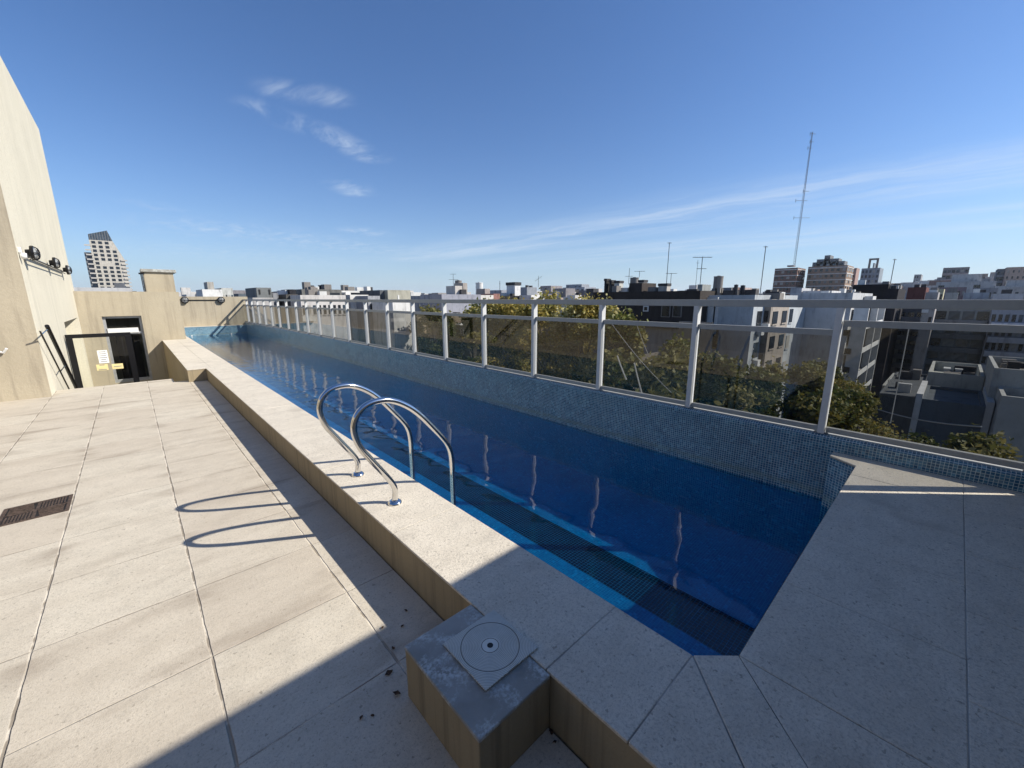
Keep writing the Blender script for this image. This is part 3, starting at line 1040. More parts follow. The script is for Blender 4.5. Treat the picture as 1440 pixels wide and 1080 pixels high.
def bx(p0, p1, ytop, X, depth):
    """Y range and top height of a face lying in the plane X, seen between two picture columns"""
    a, c_ = at(p0, ytop, 'X', X), at(p1, ytop, 'X', X)
    return (X, X + depth, min(a.y, c_.y), max(a.y, c_.y), (a.z + c_.z) / 2)
def by(p0, p1, ytop, Y, depth):
    a, c_ = at(p0, ytop, 'Y', Y), at(p1, ytop, 'Y', Y)
    return (min(a.x, c_.x), max(a.x, c_.x), Y, Y + depth, (a.z + c_.z) / 2)


# --- across the street, right half
t = building('dark_house', 'dark brown house behind the trees with a small square window and tall panes', *bx(834, 985, 410, 38, 9), (.045, .038, .034), fx=None, parapet=.5)
t0 = t.location.copy()
def addpart(t, name, mb, mat):
    return mb.build(name, mat, t, loc=tuple(-v for v in t.location))
def facepatch(X, p0, p1, y0, y1, th=.05):
    a, c_ = at(p0, y0, 'X', X), at(p1, y1, 'X', X)
    a2 = at((p0 + p1) / 2, y0, 'X', X); c2 = at((p0 + p1) / 2, y1, 'X', X)
    return (X - th, X, min(a.y, c_.y), max(a.y, c_.y), c2.z, a2.z)
addpart(t, 'window', MB().box(*facepatch(38, 905, 912, 430, 438)), M['white_paint'])
addpart(t, 'window', MB().box(*facepatch(38, 906.5, 910.5, 431.5, 436.5, .08)), M['win_dark'])
for p0, p1 in ((932, 941), (948, 957)):
    addpart(t, 'window', MB().box(*facepatch(38, p0 - 1.2, p1 + 1.2, 428, 446)), M['tank_grey'])
    addpart(t, 'window', MB().box(*facepatch(38, p0, p1, 429, 445, .08)), M['win_dark'])
addpart(t, 'lower_wall', MB().box(*facepatch(38, 878, 956, 461, 640, .12)), cmat((.33, .34, .36)))
addpart(t, 'annex', MB().box(*facepatch(38, 957, 985, 452, 640, .3)), cmat((.36, .30, .24)))
addpart(t, 'eave', MB().box(*facepatch(38, 900, 957, 456, 460, .9)), M['dark_roof'])
X_, X1_, ya_, yb_, zt_ = bx(885, 903, 398, 40, 3)
building('roof_shed', 'dark roof shed stepping above the brown house', 40, 43, ya_, yb_, zt_, (.06, .05, .045), zb=1.5, parapet=.1)
for p0, p1, yt, lb, cc_ in ((857, 860, 397, 'dark slim chimney left on the brown roof', (.05, .05, .05)), (864, 871, 398, 'whitish chimney with dark cap beside the slim one', (.5, .5, .46)),
                  (898, 905, 397, 'white chimney attached to the roof shed', (.55, .52, .47)), (926, 938, 402, 'square white chimney with dark cap right of the roof shed', (.45, .42, .38)),
                  (850, 853, 395, 'thin dark pole standing left on the brown roof', (.04, .04, .04))):
    X_, X1_, ya_, yb_, zt_ = bx(p0, p1, yt, 41, .8)
    t = building('chimney', lb, X_, X1_, ya_, yb_, zt_, cc_, zb=1.4, parapet=.05, cat='chimney')
    MB().box(-.45, .45, -(yb_ - ya_) / 2 - .05, (yb_ - ya_) / 2 + .05, zt_ - 1.4, zt_ - 1.4 + .25).build('cap', M['dark_roof'], t)

def tank(name, label, p0, p1, yt, X, zb, mat='tank_grey', legs=True):
    a, c_ = at(p0, yt, 'X', X), at(p1, yt, 'X', X)
    r_ = abs(a.y - c_.y) / 2 * .8
    cx, cy, zt = X, (a.y + c_.y) / 2, a.z
    t = thing(name, label, 'water tank', (cx, cy, zb))
    h = zt - zb
    hb = h * .42
    MB().lathe([(r_, hb), (r_, h * .93), (r_ * 1.04, h * .93), (r_ * 1.04, h * .97), (r_ * .35, h * .98), (r_ * .35, h)], (0, 0, 0), 24).build('drum', M[mat], t, smooth=True)
    for sx, sy in ((-1, -1), (-1, 1), (1, -1), (1, 1)):
        MB().box(sx * r_ * .6 - .14, sx * r_ * .6 + .14, sy * r_ * .6 - .14, sy * r_ * .6 + .14, 0, hb).build('leg', M[mat], t)
    return t
tank('water_tank', 'large round cement water tank on legs above the grey house', 1003, 1019, 388, 42, 1.7)
tank('water_tank', 'dark round water tank beside the roof shed', 886, 899, 390, 44, 2.2)
tank('water_tank', 'tall dark water tank, leftmost on the skyline left of centre', 641, 648, 394, 75, 2.0)
tank('water_tank', 'pale round topped water tank right of the dark pair on the skyline', 670, 678, 397, 75, 1.5, 'white_paint')
tank('water_tank', 'short cement water tank between the two taller skyline tanks', 649, 654, 400, 78, 1.5)
tank('water_tank', 'small squat dark tank on the roof right of the large tank', 1032, 1039, 400, 42, 1.9, 'dark_roof')
tank('water_tank', 'small black box tank on a pink chimney above the grey house', 1041, 1049, 401, 43, 1.9, 'dark_roof')

t = building('grey_house', 'pale grey house with white framed bays behind the trees', *bx(985, 1062, 415, 40, 14), (.40, .43, .45), fy=(4, 5, .35, .5, -13, 1.2), parapet=.4)
for p0, p1, y0, y1 in ((985, 990, 431, 500), (996, 1000, 431, 500), (1005, 1007, 431, 470)):
    addpart(t, 'frame', MB().box(*facepatch(40, p0, p1, y0, y1, .12)), M['white_paint'])
addpart(t, 'window', MB().box(*facepatch(40, 991, 996, 432, 456, .06)), M['win_blue'])
addpart(t, 'awning', MB().box(*facepatch(40, 987, 1008, 456, 460, 1.0)), M['white_paint'])
addpart(t, 'window', MB().box(*facepatch(40, 993, 1008, 462, 490, .06)), M['win_dark'])
addpart(t, 'roof_sheet', MB().box(*facepatch(40, 988, 1012, 418, 422, .4)), M['white_paint'])
building('service_block', 'narrow dirty beige block packed with pipes beside the grey house', *bx(1064, 1086, 421, 43, 6), (.34, .30, .26), fx=(2, 7, .5, .5, -13, 1.0), fy=(2, 6, .5, .5, -13, 1), parapet=.4)
building('pale_house', 'pale blue grey wall between the service block and the white block', *bx(1087, 1112, 432, 55, 10), (.42, .45, .47), fx=(2, 7, .55, .5, -14, 0.2), win='win_blue', frames=True, parapet=.3)

t = building('white_block', 'large whitish apartment block with plain side wall and lit balconies', *bx(1112, 1200, 412, 62, 16), (.47, .48, .49), parapet=.6)
a_ = at(1200, 430, 'X', 62)
bal = t
nfl = 6
for k in range(nfl):
    z = 1.0 - 2.85 * (k + 1)
    addpart(bal, 'window', MB().box(63, 77, a_.y - .1, a_.y - .02, z + .5, z + 2.3), M['win_dark'])
    addpart(bal, 'balcony', MB().box(62.2, 77.8, a_.y - 1.4, a_.y - .11, z - .1, z + .05).box(62.2, 77.8, a_.y - 1.4, a_.y - 1.32, z + .05, z + .5), M['white_paint'])
for xx_ in (62.1, 70, 77.6):
    addpart(bal, 'column', MB().box(xx_, xx_ + .35, a_.y - 1.45, a_.y - .11, -16, 1.4), M['white_paint'])
for p0, p1, y0, y1 in ((1110, 1118, 440, 520), (1222, 1223, 1, 2)):
    pass
for r_ in range(4):
    addpart(t, 'window', MB().box(*facepatch(62, 1113, 1118, 434 + r_ * 22, 448 + r_ * 22, .1)), M['win_blue'])
for p0, y0 in ((1187, 464), (1188, 490), (1186, 516), (1185, 538)):
    addpart(t, 'window', MB().box(*facepatch(62, p0, p0 + 8, y0, y0 + 8, .1)), M['win_dark'])
X_, X1_, ya_, yb_, zt_ = bx(1112, 1128, 405, 66, 5)
building('roof_room', 'small light grey roof room on the white block', X_, X1_, ya_, yb_, zt_, (.42, .43, .45), zb=1.8, parapet=.1)
X_, X1_, ya_, yb_, zt_ = bx(1129, 1170, 409, 66, 6)
building('roof_room', 'long pale roof wall on the white block', X_, X1_, ya_, yb_, zt_, (.55, .55, .55), zb=1.8, parapet=.1)

building('black_building', 'black flat building whose top rises behind the white block', *bx(1200, 1250, 400, 95, 14), (.012, .012, .016), parapet=.3)
building('black_building', 'lower black shoulder to the right of the black building', *bx(1243, 1264, 406, 94, 14), (.014, .013, .018), parapet=.3)
building('dark_red_house', 'dark red brick block low behind the rail at right', *bx(1277, 1303, 404, 120, 12), (.13, .045, .04), parapet=.3)

# the facades across the back street at right
z_ = lambda y, X: at(1340, y, 'X', X).z
t = building('dark_apartments', 'dark apartment block with rows of balconies behind the glass', *bx(1240, 1316, 432, 112, 16), (.14, .14, .15), fx=(6, 9, .72, .5, -24 + 7, z_(436, 112)), slab=(.26, .26, .27), parapet=.8)
t = building('grey_apartments', 'grey apartment block with wide glazed loggias, middle of the back row', *bx(1316, 1396, 430, 108, 16), (.25, .26, .25), fx=(4, 7, .82, .62, -17, z_(432, 108)), slab=(.2, .2, .2), win='win_blue', parapet=.7)
t = building('white_slab_apartments', 'apartment block with white balcony strips at the right edge', *bx(1396, 1475, 433, 106, 16), (.33, .33, .35), fx=(8, 7, .6, .5, -17, z_(435, 106)), slab=(.52, .52, .55), parapet=.7)

# low roofs in front of them
t = building('low_roof_house', 'grey low house with a cluttered roof terrace behind the glass', *bx(1305, 1386, 526, 50, 9), (.52, .52, .47), parapet=.9)
for k, (p0, p1, y0, lb) in enumerate(((1328, 1336, 518, 'white box on the cluttered roof terrace, left one'), (1344, 1353, 519, 'white box on the cluttered roof terrace, right one'), (1336, 1344, 523, 'grey bin between the two white boxes on the roof terrace'))):
    a_, b2_ = at(p0, y0, 'X', 53), at(p1, y0, 'X', 53)
    tag(MB().box(-.5, .5, -abs(a_.y - b2_.y) / 2, abs(a_.y - b2_.y) / 2, 0, 1.3).box(-.55, .55, -abs(a_.y - b2_.y) / 2 - .05, abs(a_.y - b2_.y) / 2 + .05, 1.3, 1.38).build('roof_box', M['white_paint'] if k < 2 else M['tank_grey'], loc=(53, (a_.y + b2_.y) / 2, a_.z - 1.3)), lb, 'box')
t = building('lean_to', 'flat slate coloured roof in front of the low grey house', *bx(1296, 1388, 566, 42, 7), (.12, .14, .16), parapet=.25)
X0_, X1_, ya_, yb_, zt_ = bx(1296, 1388, 566, 42, 7)
addpart(t, 'party_wall', MB().box(X0_ - .1, X1_, ya_ - .35, ya_ - .01, GZ, zt_ + .35), M['white_paint'])
addpart(t, 'party_wall', MB().box(X0_ - .1, X1_, yb_ + .01, yb_ + .35, GZ, zt_ + .35), M['white_paint'])
building('side_house', 'pale grey stepped house at the right edge behind the glass', *bx(1398, 1470, 520, 44, 9), (.52, .52, .49), fx=(3, 2, .3, .3, -12, -5), parapet=.9)
building('side_annex', 'lower pale annex in front of the stepped house at the right edge', *bx(1408, 1480, 560, 40, 4), (.50, .50, .47), parapet=.6)
building('garage_roof', 'dark flat roof low behind the right hand panels', *bx(1236, 1296, 556, 56, 18), (.11, .12, .13), parapet=.3)
building('garage_roof', 'wide dark blue grey roof at the foot of the right hand panels', 30, 40, -18, 3.0, -10.5, (.10, .115, .135), parapet=.3)
building('pale_terrace', 'pale low terrace wall under the black apartments', *bx(1240, 1300, 545, 75, 14), (.36, .36, .34), parapet=.6)

# --- towers on the skyline
def slabs_tower(label, dims, col, rows, belt, cols=6, top=None):
    t = building('brown_tower', label, *dims, col, fx=(cols, rows, .5, .42, dims[4] - 3.0 * rows, dims[4] - .6), fy=(3, rows, .5, .42, dims[4] - 3.0 * rows, dims[4] - .6), parapet=.8)
    X0, X1, Y0, Y1, zt = dims
    for r_ in range(rows + 1):
        z = zt - .7 - 3.0 * r_
        addpart(t, 'belt', MB().box(X0 - .18, X1, Y0 - .18, Y1, z - .35, z), M['white_paint'])
    return t
ta = slabs_tower('small brown tower with white belts, the one under the tall mast', bx(1090, 1122, 377, 255, 16), (.20, .125, .10), 8, None, 4)
tb = slabs_tower('wide brown and cream tower with white belts right of the masted one', bx(1137, 1192, 374, 262, 18), (.30, .215, .16), 8, None, 7)
for p0, p1, yt, lb in ((1143, 1188, 368, 'wide grey roof storey of the cream and brown tower'), (1149, 1180, 364, 'upper grey roof storey of the cream and brown tower'), (1160, 1168, 359, 'topmost tank room of the cream and brown tower')):
    X_, X1_, ya_, yb_, zt_ = bx(p0, p1, yt, 266, 8)
    t = building('roof_storey', lb, X_, X1_, ya_, yb_, zt_, (.20, .21, .22), fx=(5, 1, .5, .5, zt_ - 2.6, zt_ - .4), zb=tb.location.z + 17 + 17, parapet=.2)
X_, X1_, ya_, yb_, zt_ = bx(1107, 1116, 373, 262, 4)
building('tank_room', 'small tank room at the foot of the tall mast', X_, X1_, ya_, yb_, zt_, (.22, .2, .2), zb=18, parapet=.1)
building('pink_tower', 'narrow pink tower edge right of the wide brown tower', *bx(1193, 1205, 377, 290, 10), (.36, .25, .22), fx=(2, 8, .4, .4, 0, 20), parapet=.4)
t = building('glass_tower', 'tall blue grey tower with an open roof frame near the black building', *bx(1212, 1238, 377, 330, 16), (.25, .29, .33), fx=(5, 9, .6, .55, 0, 26), win='win_blue', parapet=.3)
a_, c_ = at(1222, 366, 'X', 330), at(1236, 366, 'X', 330)
ztb = at(1225, 377, 'X', 330).z
addpart(t, 'roof_frame', MB().box(330, 331, c_.y, c_.y + 1, ztb, a_.z).box(330, 331, a_.y - 1, a_.y, ztb, a_.z).box(330, 331, c_.y, a_.y, a_.z, a_.z + 1), M['tank_grey'])
addpart(t, 'roof_room', MB().box(332, 342, c_.y + 2, a_.y - 2, ztb, ztb + 3), cmat((.2, .24, .28)))
t = building('stepped_tower', 'stepped dark tower with a flared top near the right edge', *bx(1327, 1364, 376, 300, 20), (.22, .21, .22), fx=(6, 9, .7, .45, -2, 22), slab=(.33, .30, .30), parapet=.5)
building('stepped_tower', 'lower left shoulder of the stepped tower', *bx(1318, 1330, 390, 298, 14), (.26, .27, .28), fx=(3, 5, .6, .45, 0, 15), parapet=.4)
building('beige_slab', 'plain beige slab right of the stepped tower', *bx(1366, 1390, 385, 310, 12), (.36, .32, .29), fx=(3, 4, .3, .3, 2, 17), parapet=.4)
building('pale_slab', 'plain pale grey slab right of the beige slab', *bx(1386, 1400, 389, 305, 12), (.42, .42, .43), parapet=.4)
building('corner_tower', 'dark balcony tower near the right edge', *bx(1403, 1418, 378, 280, 14), (.17, .19, .21), fx=(3, 8, .7, .5, 0, 20), slab=(.28, .29, .3), parapet=.3)
building('pink_beige_tower', 'big pinkish beige tower cut by the right edge', *bx(1416, 1470, 375, 275, 16), (.42, .33, .28), fx=(7, 8, .3, .4, 0, 20), parapet=.8)
building('rounded_tower', 'small pale tower alone on the hazy horizon right of the thin mast', *bx(1286, 1296, 386, 520, 20), (.33, .34, .36), fx=(3, 8, .6, .5, 0, 28), parapet=.4)

# leaning-topped tower far left
def glass_topped():
    Yp = 450
    t = thing('angular_tower', 'tall cream tower with a slanted dark glass crown far behind the annex', 'building', tuple(at(150, 405, 'Y', Yp)))
    O_ = tuple(-v for v in t.location)
    P = lambda x, y: at(x, y, 'Y', Yp)
    zb = -17
    # outline in world x-z at the front plane
    L = P(124.5, 336).x
    Rb = P(182, 400).x
    z1 = P(140, 338).z
    xs1 = P(158, 338).x
    zk = P(170, 357).z
    xk = P(170, 357).x
    Ll = P(127, 338).x
    def pris(poly, y0, y1, mb):
        n_ = len(poly)
        i = len(mb.v)
        mb.v += [(p[0], y0, p[1]) for p in poly] + [(p[0], y1, p[1]) for p in poly]
        mb.f.append(tuple(i + k for k in range(n_)))
        mb.f.append(tuple(i + n_ + k for k in range(n_))[::-1])
        mb.m += [mb.cur] * 2
        for k in range(n_):
            j = (k + 1) % n_
            mb.f.append((i + j, i + k, i + n_ + k, i + n_ + j))
            mb.m.append(mb.cur)
        return mb
    body = [(L, zb), (Rb, zb), (Rb, P(178, 366).z), (xk, zk), (xs1, z1), (L, z1)]
    pris(body, Yp, Yp + 22, MB()).build('wall', cmat((.50, .47, .41)), t, loc=O_)
    crown = [(L, z1 + .05), (xs1, z1 + .05), (P(150, 324).x, P(150, 324).z), (P(123.4, 329).x, P(123.4, 329).z)]
    pris(crown, Yp + .5, Yp + 21, MB()).build('glass_crown', M['win_blue'], t, loc=O_)
    cr = MB()
    for k in range(9):
        x = L + (xs1 - L) * (k + .5) / 9
        zt = min(P(150, 324).z, crown[3][1] + (crown[2][1] - crown[3][1]) * (x - L) / max(.1, crown[2][0] - crown[3][0]))
        if x > crown[2][0]:
            zt = crown[2][1] + (z1 - crown[2][1]) * (x - crown[2][0]) / (xs1 - crown[2][0])
        cr.box(x - .12, x + .12, Yp + .3, Yp + .48, z1, zt)
    cr.build('fins', M['tank_grey'], t, loc=O_)
    pris([(L - 4, zb), (L - .05, zb), (L - .05, z1 - 9), (L - 4, z1 - 9)], Yp + 3, Yp + 20, MB()).build('dark_side', cmat((.16, .17, .18)), t, loc=O_)
    wme = MB().box(-1.05, 1.05, -.1, .1, -.95, .95).mesh('window', M['win_dark'])
    bme = MB().box(-1.8, 1.8, -1.0, -.1, -.5, .5).mesh('balcony', cmat((.46, .44, .40)))
    rows = 19
    h = 3.1
    for r_ in range(rows):
        z = z1 - (r_ + .55) * h * .98
        xr = xs1 if z > zk else xk
        if z < zk:
            xr = min(Rb, xk + 2.5)
        frac = max(0, (z1 - z) / (z1 - zk))
        xr = min(Rb - 1, xs1 + (xk - xs1) * min(1, frac)) if frac < 1 else Rb - 1.5
        nc = int((xr - L - 1) / 3.6)
        if z < 2:
            break
        for c_ in range(nc):
            if r_ == 5 and 1 <= c_ <= nc - 2:
                continue
            x = L + 2.2 + c_ * 3.6
            o = bpy.data.objects.new('window', wme)
            C.objects.link(o); o.parent = t
            o.location = Vector((x, Yp - .02, z)) + Vector(O_)
    for k in range(9):
        o = bpy.data.objects.new('balcony', bme)
        C.objects.link(o); o.parent = t
        o.location = Vector((L - 1.2, Yp + .2, z1 - 4 - k * h * 1.1)) + Vector(O_)
        o = bpy.data.objects.new('balcony', bme)
        C.objects.link(o); o.parent = t
        o.location = Vector((Rb - .4, Yp + .2, zk - 5 - k * h * .9)) + Vector(O_)
glass_topped()

# --- left and centre skyline
LFT = [  # p0, p1, ytop, plane Y, depth, colour, name, label, window columns
    (100, 185, 404.5, 45, 6, (.50, .50, .50), 'white_roof_wall', 'long whitish roof wall just above the annex, left of the chimney', 0),
    (160, 175, 398, 60, 4, (.13, .14, .16), 'roof_room', 'dark slate roof room below the angular tower', 0),
    (262, 274, 414, 90, 8, (.5, .5, .5), 'white_house', 'sliver of white house right of the chimney on the horizon', 0),
    (284, 312, 407, 80, 8, (.66, .66, .64), 'white_house', 'bright white roof block right of the chimney', 0),
    (291, 300, 396.5, 82, 4, (.40, .38, .34), 'roof_tower', 'little grey roof tower on the bright white block', 0),
    (311, 327, 405, 84, 9, (.46, .47, .45), 'small_block', 'small block with windows beside the white roof block', 4),
    (335, 359, 413, 95, 8, (.10, .12, .14), 'dark_house', 'low dark house at the left end of the railing skyline', 2),
    (360, 381, 404.5, 55, 6, (.17, .18, .18), 'dark_box', 'square dark grey roof box with two black openings', 0),
    (355, 384, 418.5, 52, 5, (.42, .41, .40), 'roof_wall', 'low pale wall in front of the dark roof box', 0),
    (383, 391, 412, 56, 5, (.26, .27, .29), 'small_box', 'grey box between dark roof box and round duct', 0),
    (401, 407, 408, 58, 4, (.7, .7, .7), 'white_box', 'tiny white box beside the black louvre on the left skyline', 0),
    (407, 416, 407, 57, 4, (.03, .03, .035), 'louvre_box', 'black louvred box on the left skyline', 0),
    (402, 424, 414, 54, 5, (.11, .105, .10), 'dark_roof_wall', 'dark brown roof wall below the black louvre', 0),
    (424, 480, 407, 60, 9, (.16, .16, .15), 'long_roof_house', 'long dark grey roof house with a black window strip', 0),
    (422, 486, 415, 50, 5, (.55, .53, .51), 'parapet_house', 'long pale parapet in front of the dark roof house', 9),
    (478, 536, 409, 64, 10, (.60, .60, .58), 'white_long_house', 'long white house with a ribbon window', 0),
    (486, 493, 411, 61, 5, (.66, .65, .62), 'white_box', 'white stair box against the ribbon window house', 0),
    (492, 518, 414.5, 58, 6, (.62, .61, .58), 'white_low_house', 'low white wall right of the white stair box', 0),
    (517, 534, 416, 54, 6, (.32, .33, .35), 'grey_low_house', 'low grey wall left of the dark cube', 2),
    (534, 545, 408, 56, 7, (.10, .11, .12), 'dark_cube', 'dark cube house attached left of the beige cube', 0),
    (545, 577, 408, 55, 8, (.37, .36, .30), 'beige_cube', 'beige cube house with a narrow door on the skyline', 0),
    (552, 582, 425, 48, 6, (.66, .66, .64), 'white_terrace', 'white terrace wall under the rail below the beige cube', 0),
    (578, 592, 411, 75, 8, (.6, .6, .58), 'white_house', 'small white house just right of the beige cube', 0),
    (592, 610, 416, 70, 6, (.25, .27, .30), 'grey_house', 'low grey house right of the small white one', 2),
    (621, 676, 414, 60, 7, (.30, .31, .36), 'lilac_wall', 'lilac grey roof wall below the water tanks', 0),
    (640, 650, 402, 64, 3, (.50, .47, .43), 'tank_base', 'whitish shaft below the leftmost dark tank', 0),
    (651, 657, 398, 66, 3, (.36, .33, .30), 'shaft', 'tall cement shaft right of the leftmost dark tank', 0),
    (676, 694, 415, 62, 5, (.62, .60, .56), 'white_wall', 'bright dirty white wall right of the lilac wall', 0),
    (682, 689, 406, 70, 3, (.34, .30, .28), 'chimney', 'brownish chimney right of the pale tank', 0),
    (694, 703, 413, 66, 4, (.30, .16, .14), 'brick_wall', 'reddish wall bit beside the thin mast', 0),
    (705, 716, 408, 85, 5, (.30, .32, .36), 'grey_box', 'grey box right of the thin mast', 0),
    (704, 748, 416, 72, 7, (.02, .02, .022), 'black_roof', 'black roof strip along the rail near the centre', 0),
    (724, 732, 401, 74, 3, (.66, .66, .66), 'white_shaft', 'white shaft with a dark cap near the centre', 0),
    (741, 755, 404, 90, 6, (.26, .28, .31), 'grey_box', 'blue grey roof box left of the golden tree top', 0),
    (747, 760, 415, 68, 4, (.68, .67, .64), 'white_wall', 'small bright white wall left of the golden foliage', 0),
]
for k, (p0, p1, yt, Yp, dp, col, nm, lb, wc) in enumerate(LFT):
    X0, X1, Y0, Y1, zt = by(p0, p1, yt, Yp, dp)
    t = building(nm, lb, X0, X1, Y0, Y1, zt, col, fy=(wc, 1, .5, .55, zt - 2.6, zt - .7) if wc else None, parapet=.3)
    if nm == 'dark_box':
        for a, c_ in ((363.5, 366.5), (377.5, 380.5)):
            q0, q1 = at(a, 407, 'Y', Y0), at(c_, 414, 'Y', Y0)
            addpart(t, 'opening', MB().box(q0.x, q1.x, Y0 - .05, Y0 + .05, q1.z, q0.z), M['black'])
    if nm == 'long_roof_house' or nm == 'white_long_house':
        q0, q1 = at(p0 + 9, 411.5, 'Y', Y0), at(p1 - 2, 415.5, 'Y', Y0)
        addpart(t, 'window', MB().box(q0.x, q1.x, Y0 - .05, Y0 + .05, q1.z, q0.z), M['win_dark'])
    if nm == 'beige_cube':
        q0, q1 = at(559, 415, 'Y', Y0), at(561.5, 421, 'Y', Y0)
        addpart(t, 'door', MB().box(q0.x, q1.x, Y0 - .05, Y0 + .05, q1.z, q0.z), M['white_paint'])
    if nm == 'white_shaft':
        addpart(t, 'cap', MB().box(X0 - .15, X1 + .15, Y0 - .15, Y1 + .15, zt, zt + .7), M['dark_roof'])
RGT = [
    (760, 775, 402, 180, 10, (.28, .26, .27), 'hazy_block', 'brownish block behind the golden tree top', 3),
    (792, 822, 404, 210, 12, (.32, .34, .38), 'hazy_block', 'wide grey block with a stepped top right of the golden tree top', 5),
    (796, 818, 400, 216, 8, (.30, .32, .35), 'roof_storey', 'upper storey of the wide grey stepped block', 4),
    (823, 832, 406, 150, 8, (.5, .49, .48), 'pale_block', 'pale little block left of the brown roof', 2),
    (906, 935, 411, 60, 6, (.45, .38, .35), 'pinkish_house', 'pinkish roof wall between the chimneys', 0),
    (938, 985, 414, 52, 6, (.05, .05, .055), 'dark_roof_strip', 'dark flat roof strip right of the chimneys', 0),
    (969, 980, 401, 130, 6, (.6, .58, .56), 'white_shafts', 'white twin shafts behind the dark roof strip', 2),
    (981, 988, 400, 60, 3, (.28, .29, .28), 'cement_shaft', 'cement shaft with a flat cap left of the large tank', 0),
    (1016, 1029, 404.5, 48, 4, (.30, .29, .29), 'mauve_room', 'mauve grey roof room right of the large tank', 0),
    (1030, 1037, 404, 46, 2, (.25, .17, .15), 'brown_shaft', 'narrow brown shaft under the squat dark tank', 0),
    (1040, 1048, 404.5, 46, 2, (.42, .33, .30), 'pink_shaft', 'pinkish shaft under the black box tank', 0),
    (1062, 1088, 413, 90, 6, (.5, .46, .40), 'gabled_sheds', 'row of pale gabled sheds left of the brown tower', 0),
    (1176, 1200, 415, 80, 6, (.45, .47, .5), 'white_roof_wall', 'whitish roof clutter right on the white block', 3),
    (1216, 1228, 416.5, 70, 3, (.6, .6, .6), 'white_slab', 'small white slab over the rail before the black building', 0),
    (1262, 1282, 412, 170, 8, (.36, .36, .38), 'grey_house', 'grey house with a white chimney right of the black building', 3),
    (1280, 1300, 409, 230, 10, (.34, .28, .26), 'brown_house', 'brown hazy house behind the dark red block', 3),
    (1302, 1320, 411, 100, 8, (.36, .34, .33), 'beige_house', 'beige roof wall right of the dark red block', 2),
    (1311, 1328, 406.5, 150, 8, (.55, .50, .33), 'yellow_house', 'small yellow house above the rail at right', 3),
    (1320, 1360, 404, 200, 10, (.28, .20, .20), 'reddish_block', 'reddish block at the foot of the stepped tower', 6),
    (1330, 1348, 411.5, 110, 5, (.36, .37, .36), 'round_tanks', 'pale grey wall right of the yellow house', 0),
    (1356, 1392, 411.5, 120, 8, (.40, .41, .43), 'grey_long_house', 'long light grey house behind the rail right of the round wall', 5),
    (1370, 1404, 405, 190, 10, (.27, .27, .28), 'grey_block', 'grey block under the beige slab', 5),
    (1398, 1440, 413, 112, 8, (.42, .42, .43), 'grey_long_house', 'light grey house with a black opening behind the rail at the right edge', 3),
    (1418, 1446, 404, 180, 8, (.45, .41, .38), 'beige_block', 'beige block at the foot of the pinkish tower', 3),
]
for k, (p0, p1, yt, Xp, dp, col, nm, lb, wc) in enumerate(RGT):
    X0, X1, Y0, Y1, zt = bx(p0, p1, yt, Xp, dp)
    building(nm, lb, X0, X1, Y0, Y1, zt, col, fx=(wc, 2, .5, .5, zt - 6.2, zt - .6) if wc else None, parapet=.3)

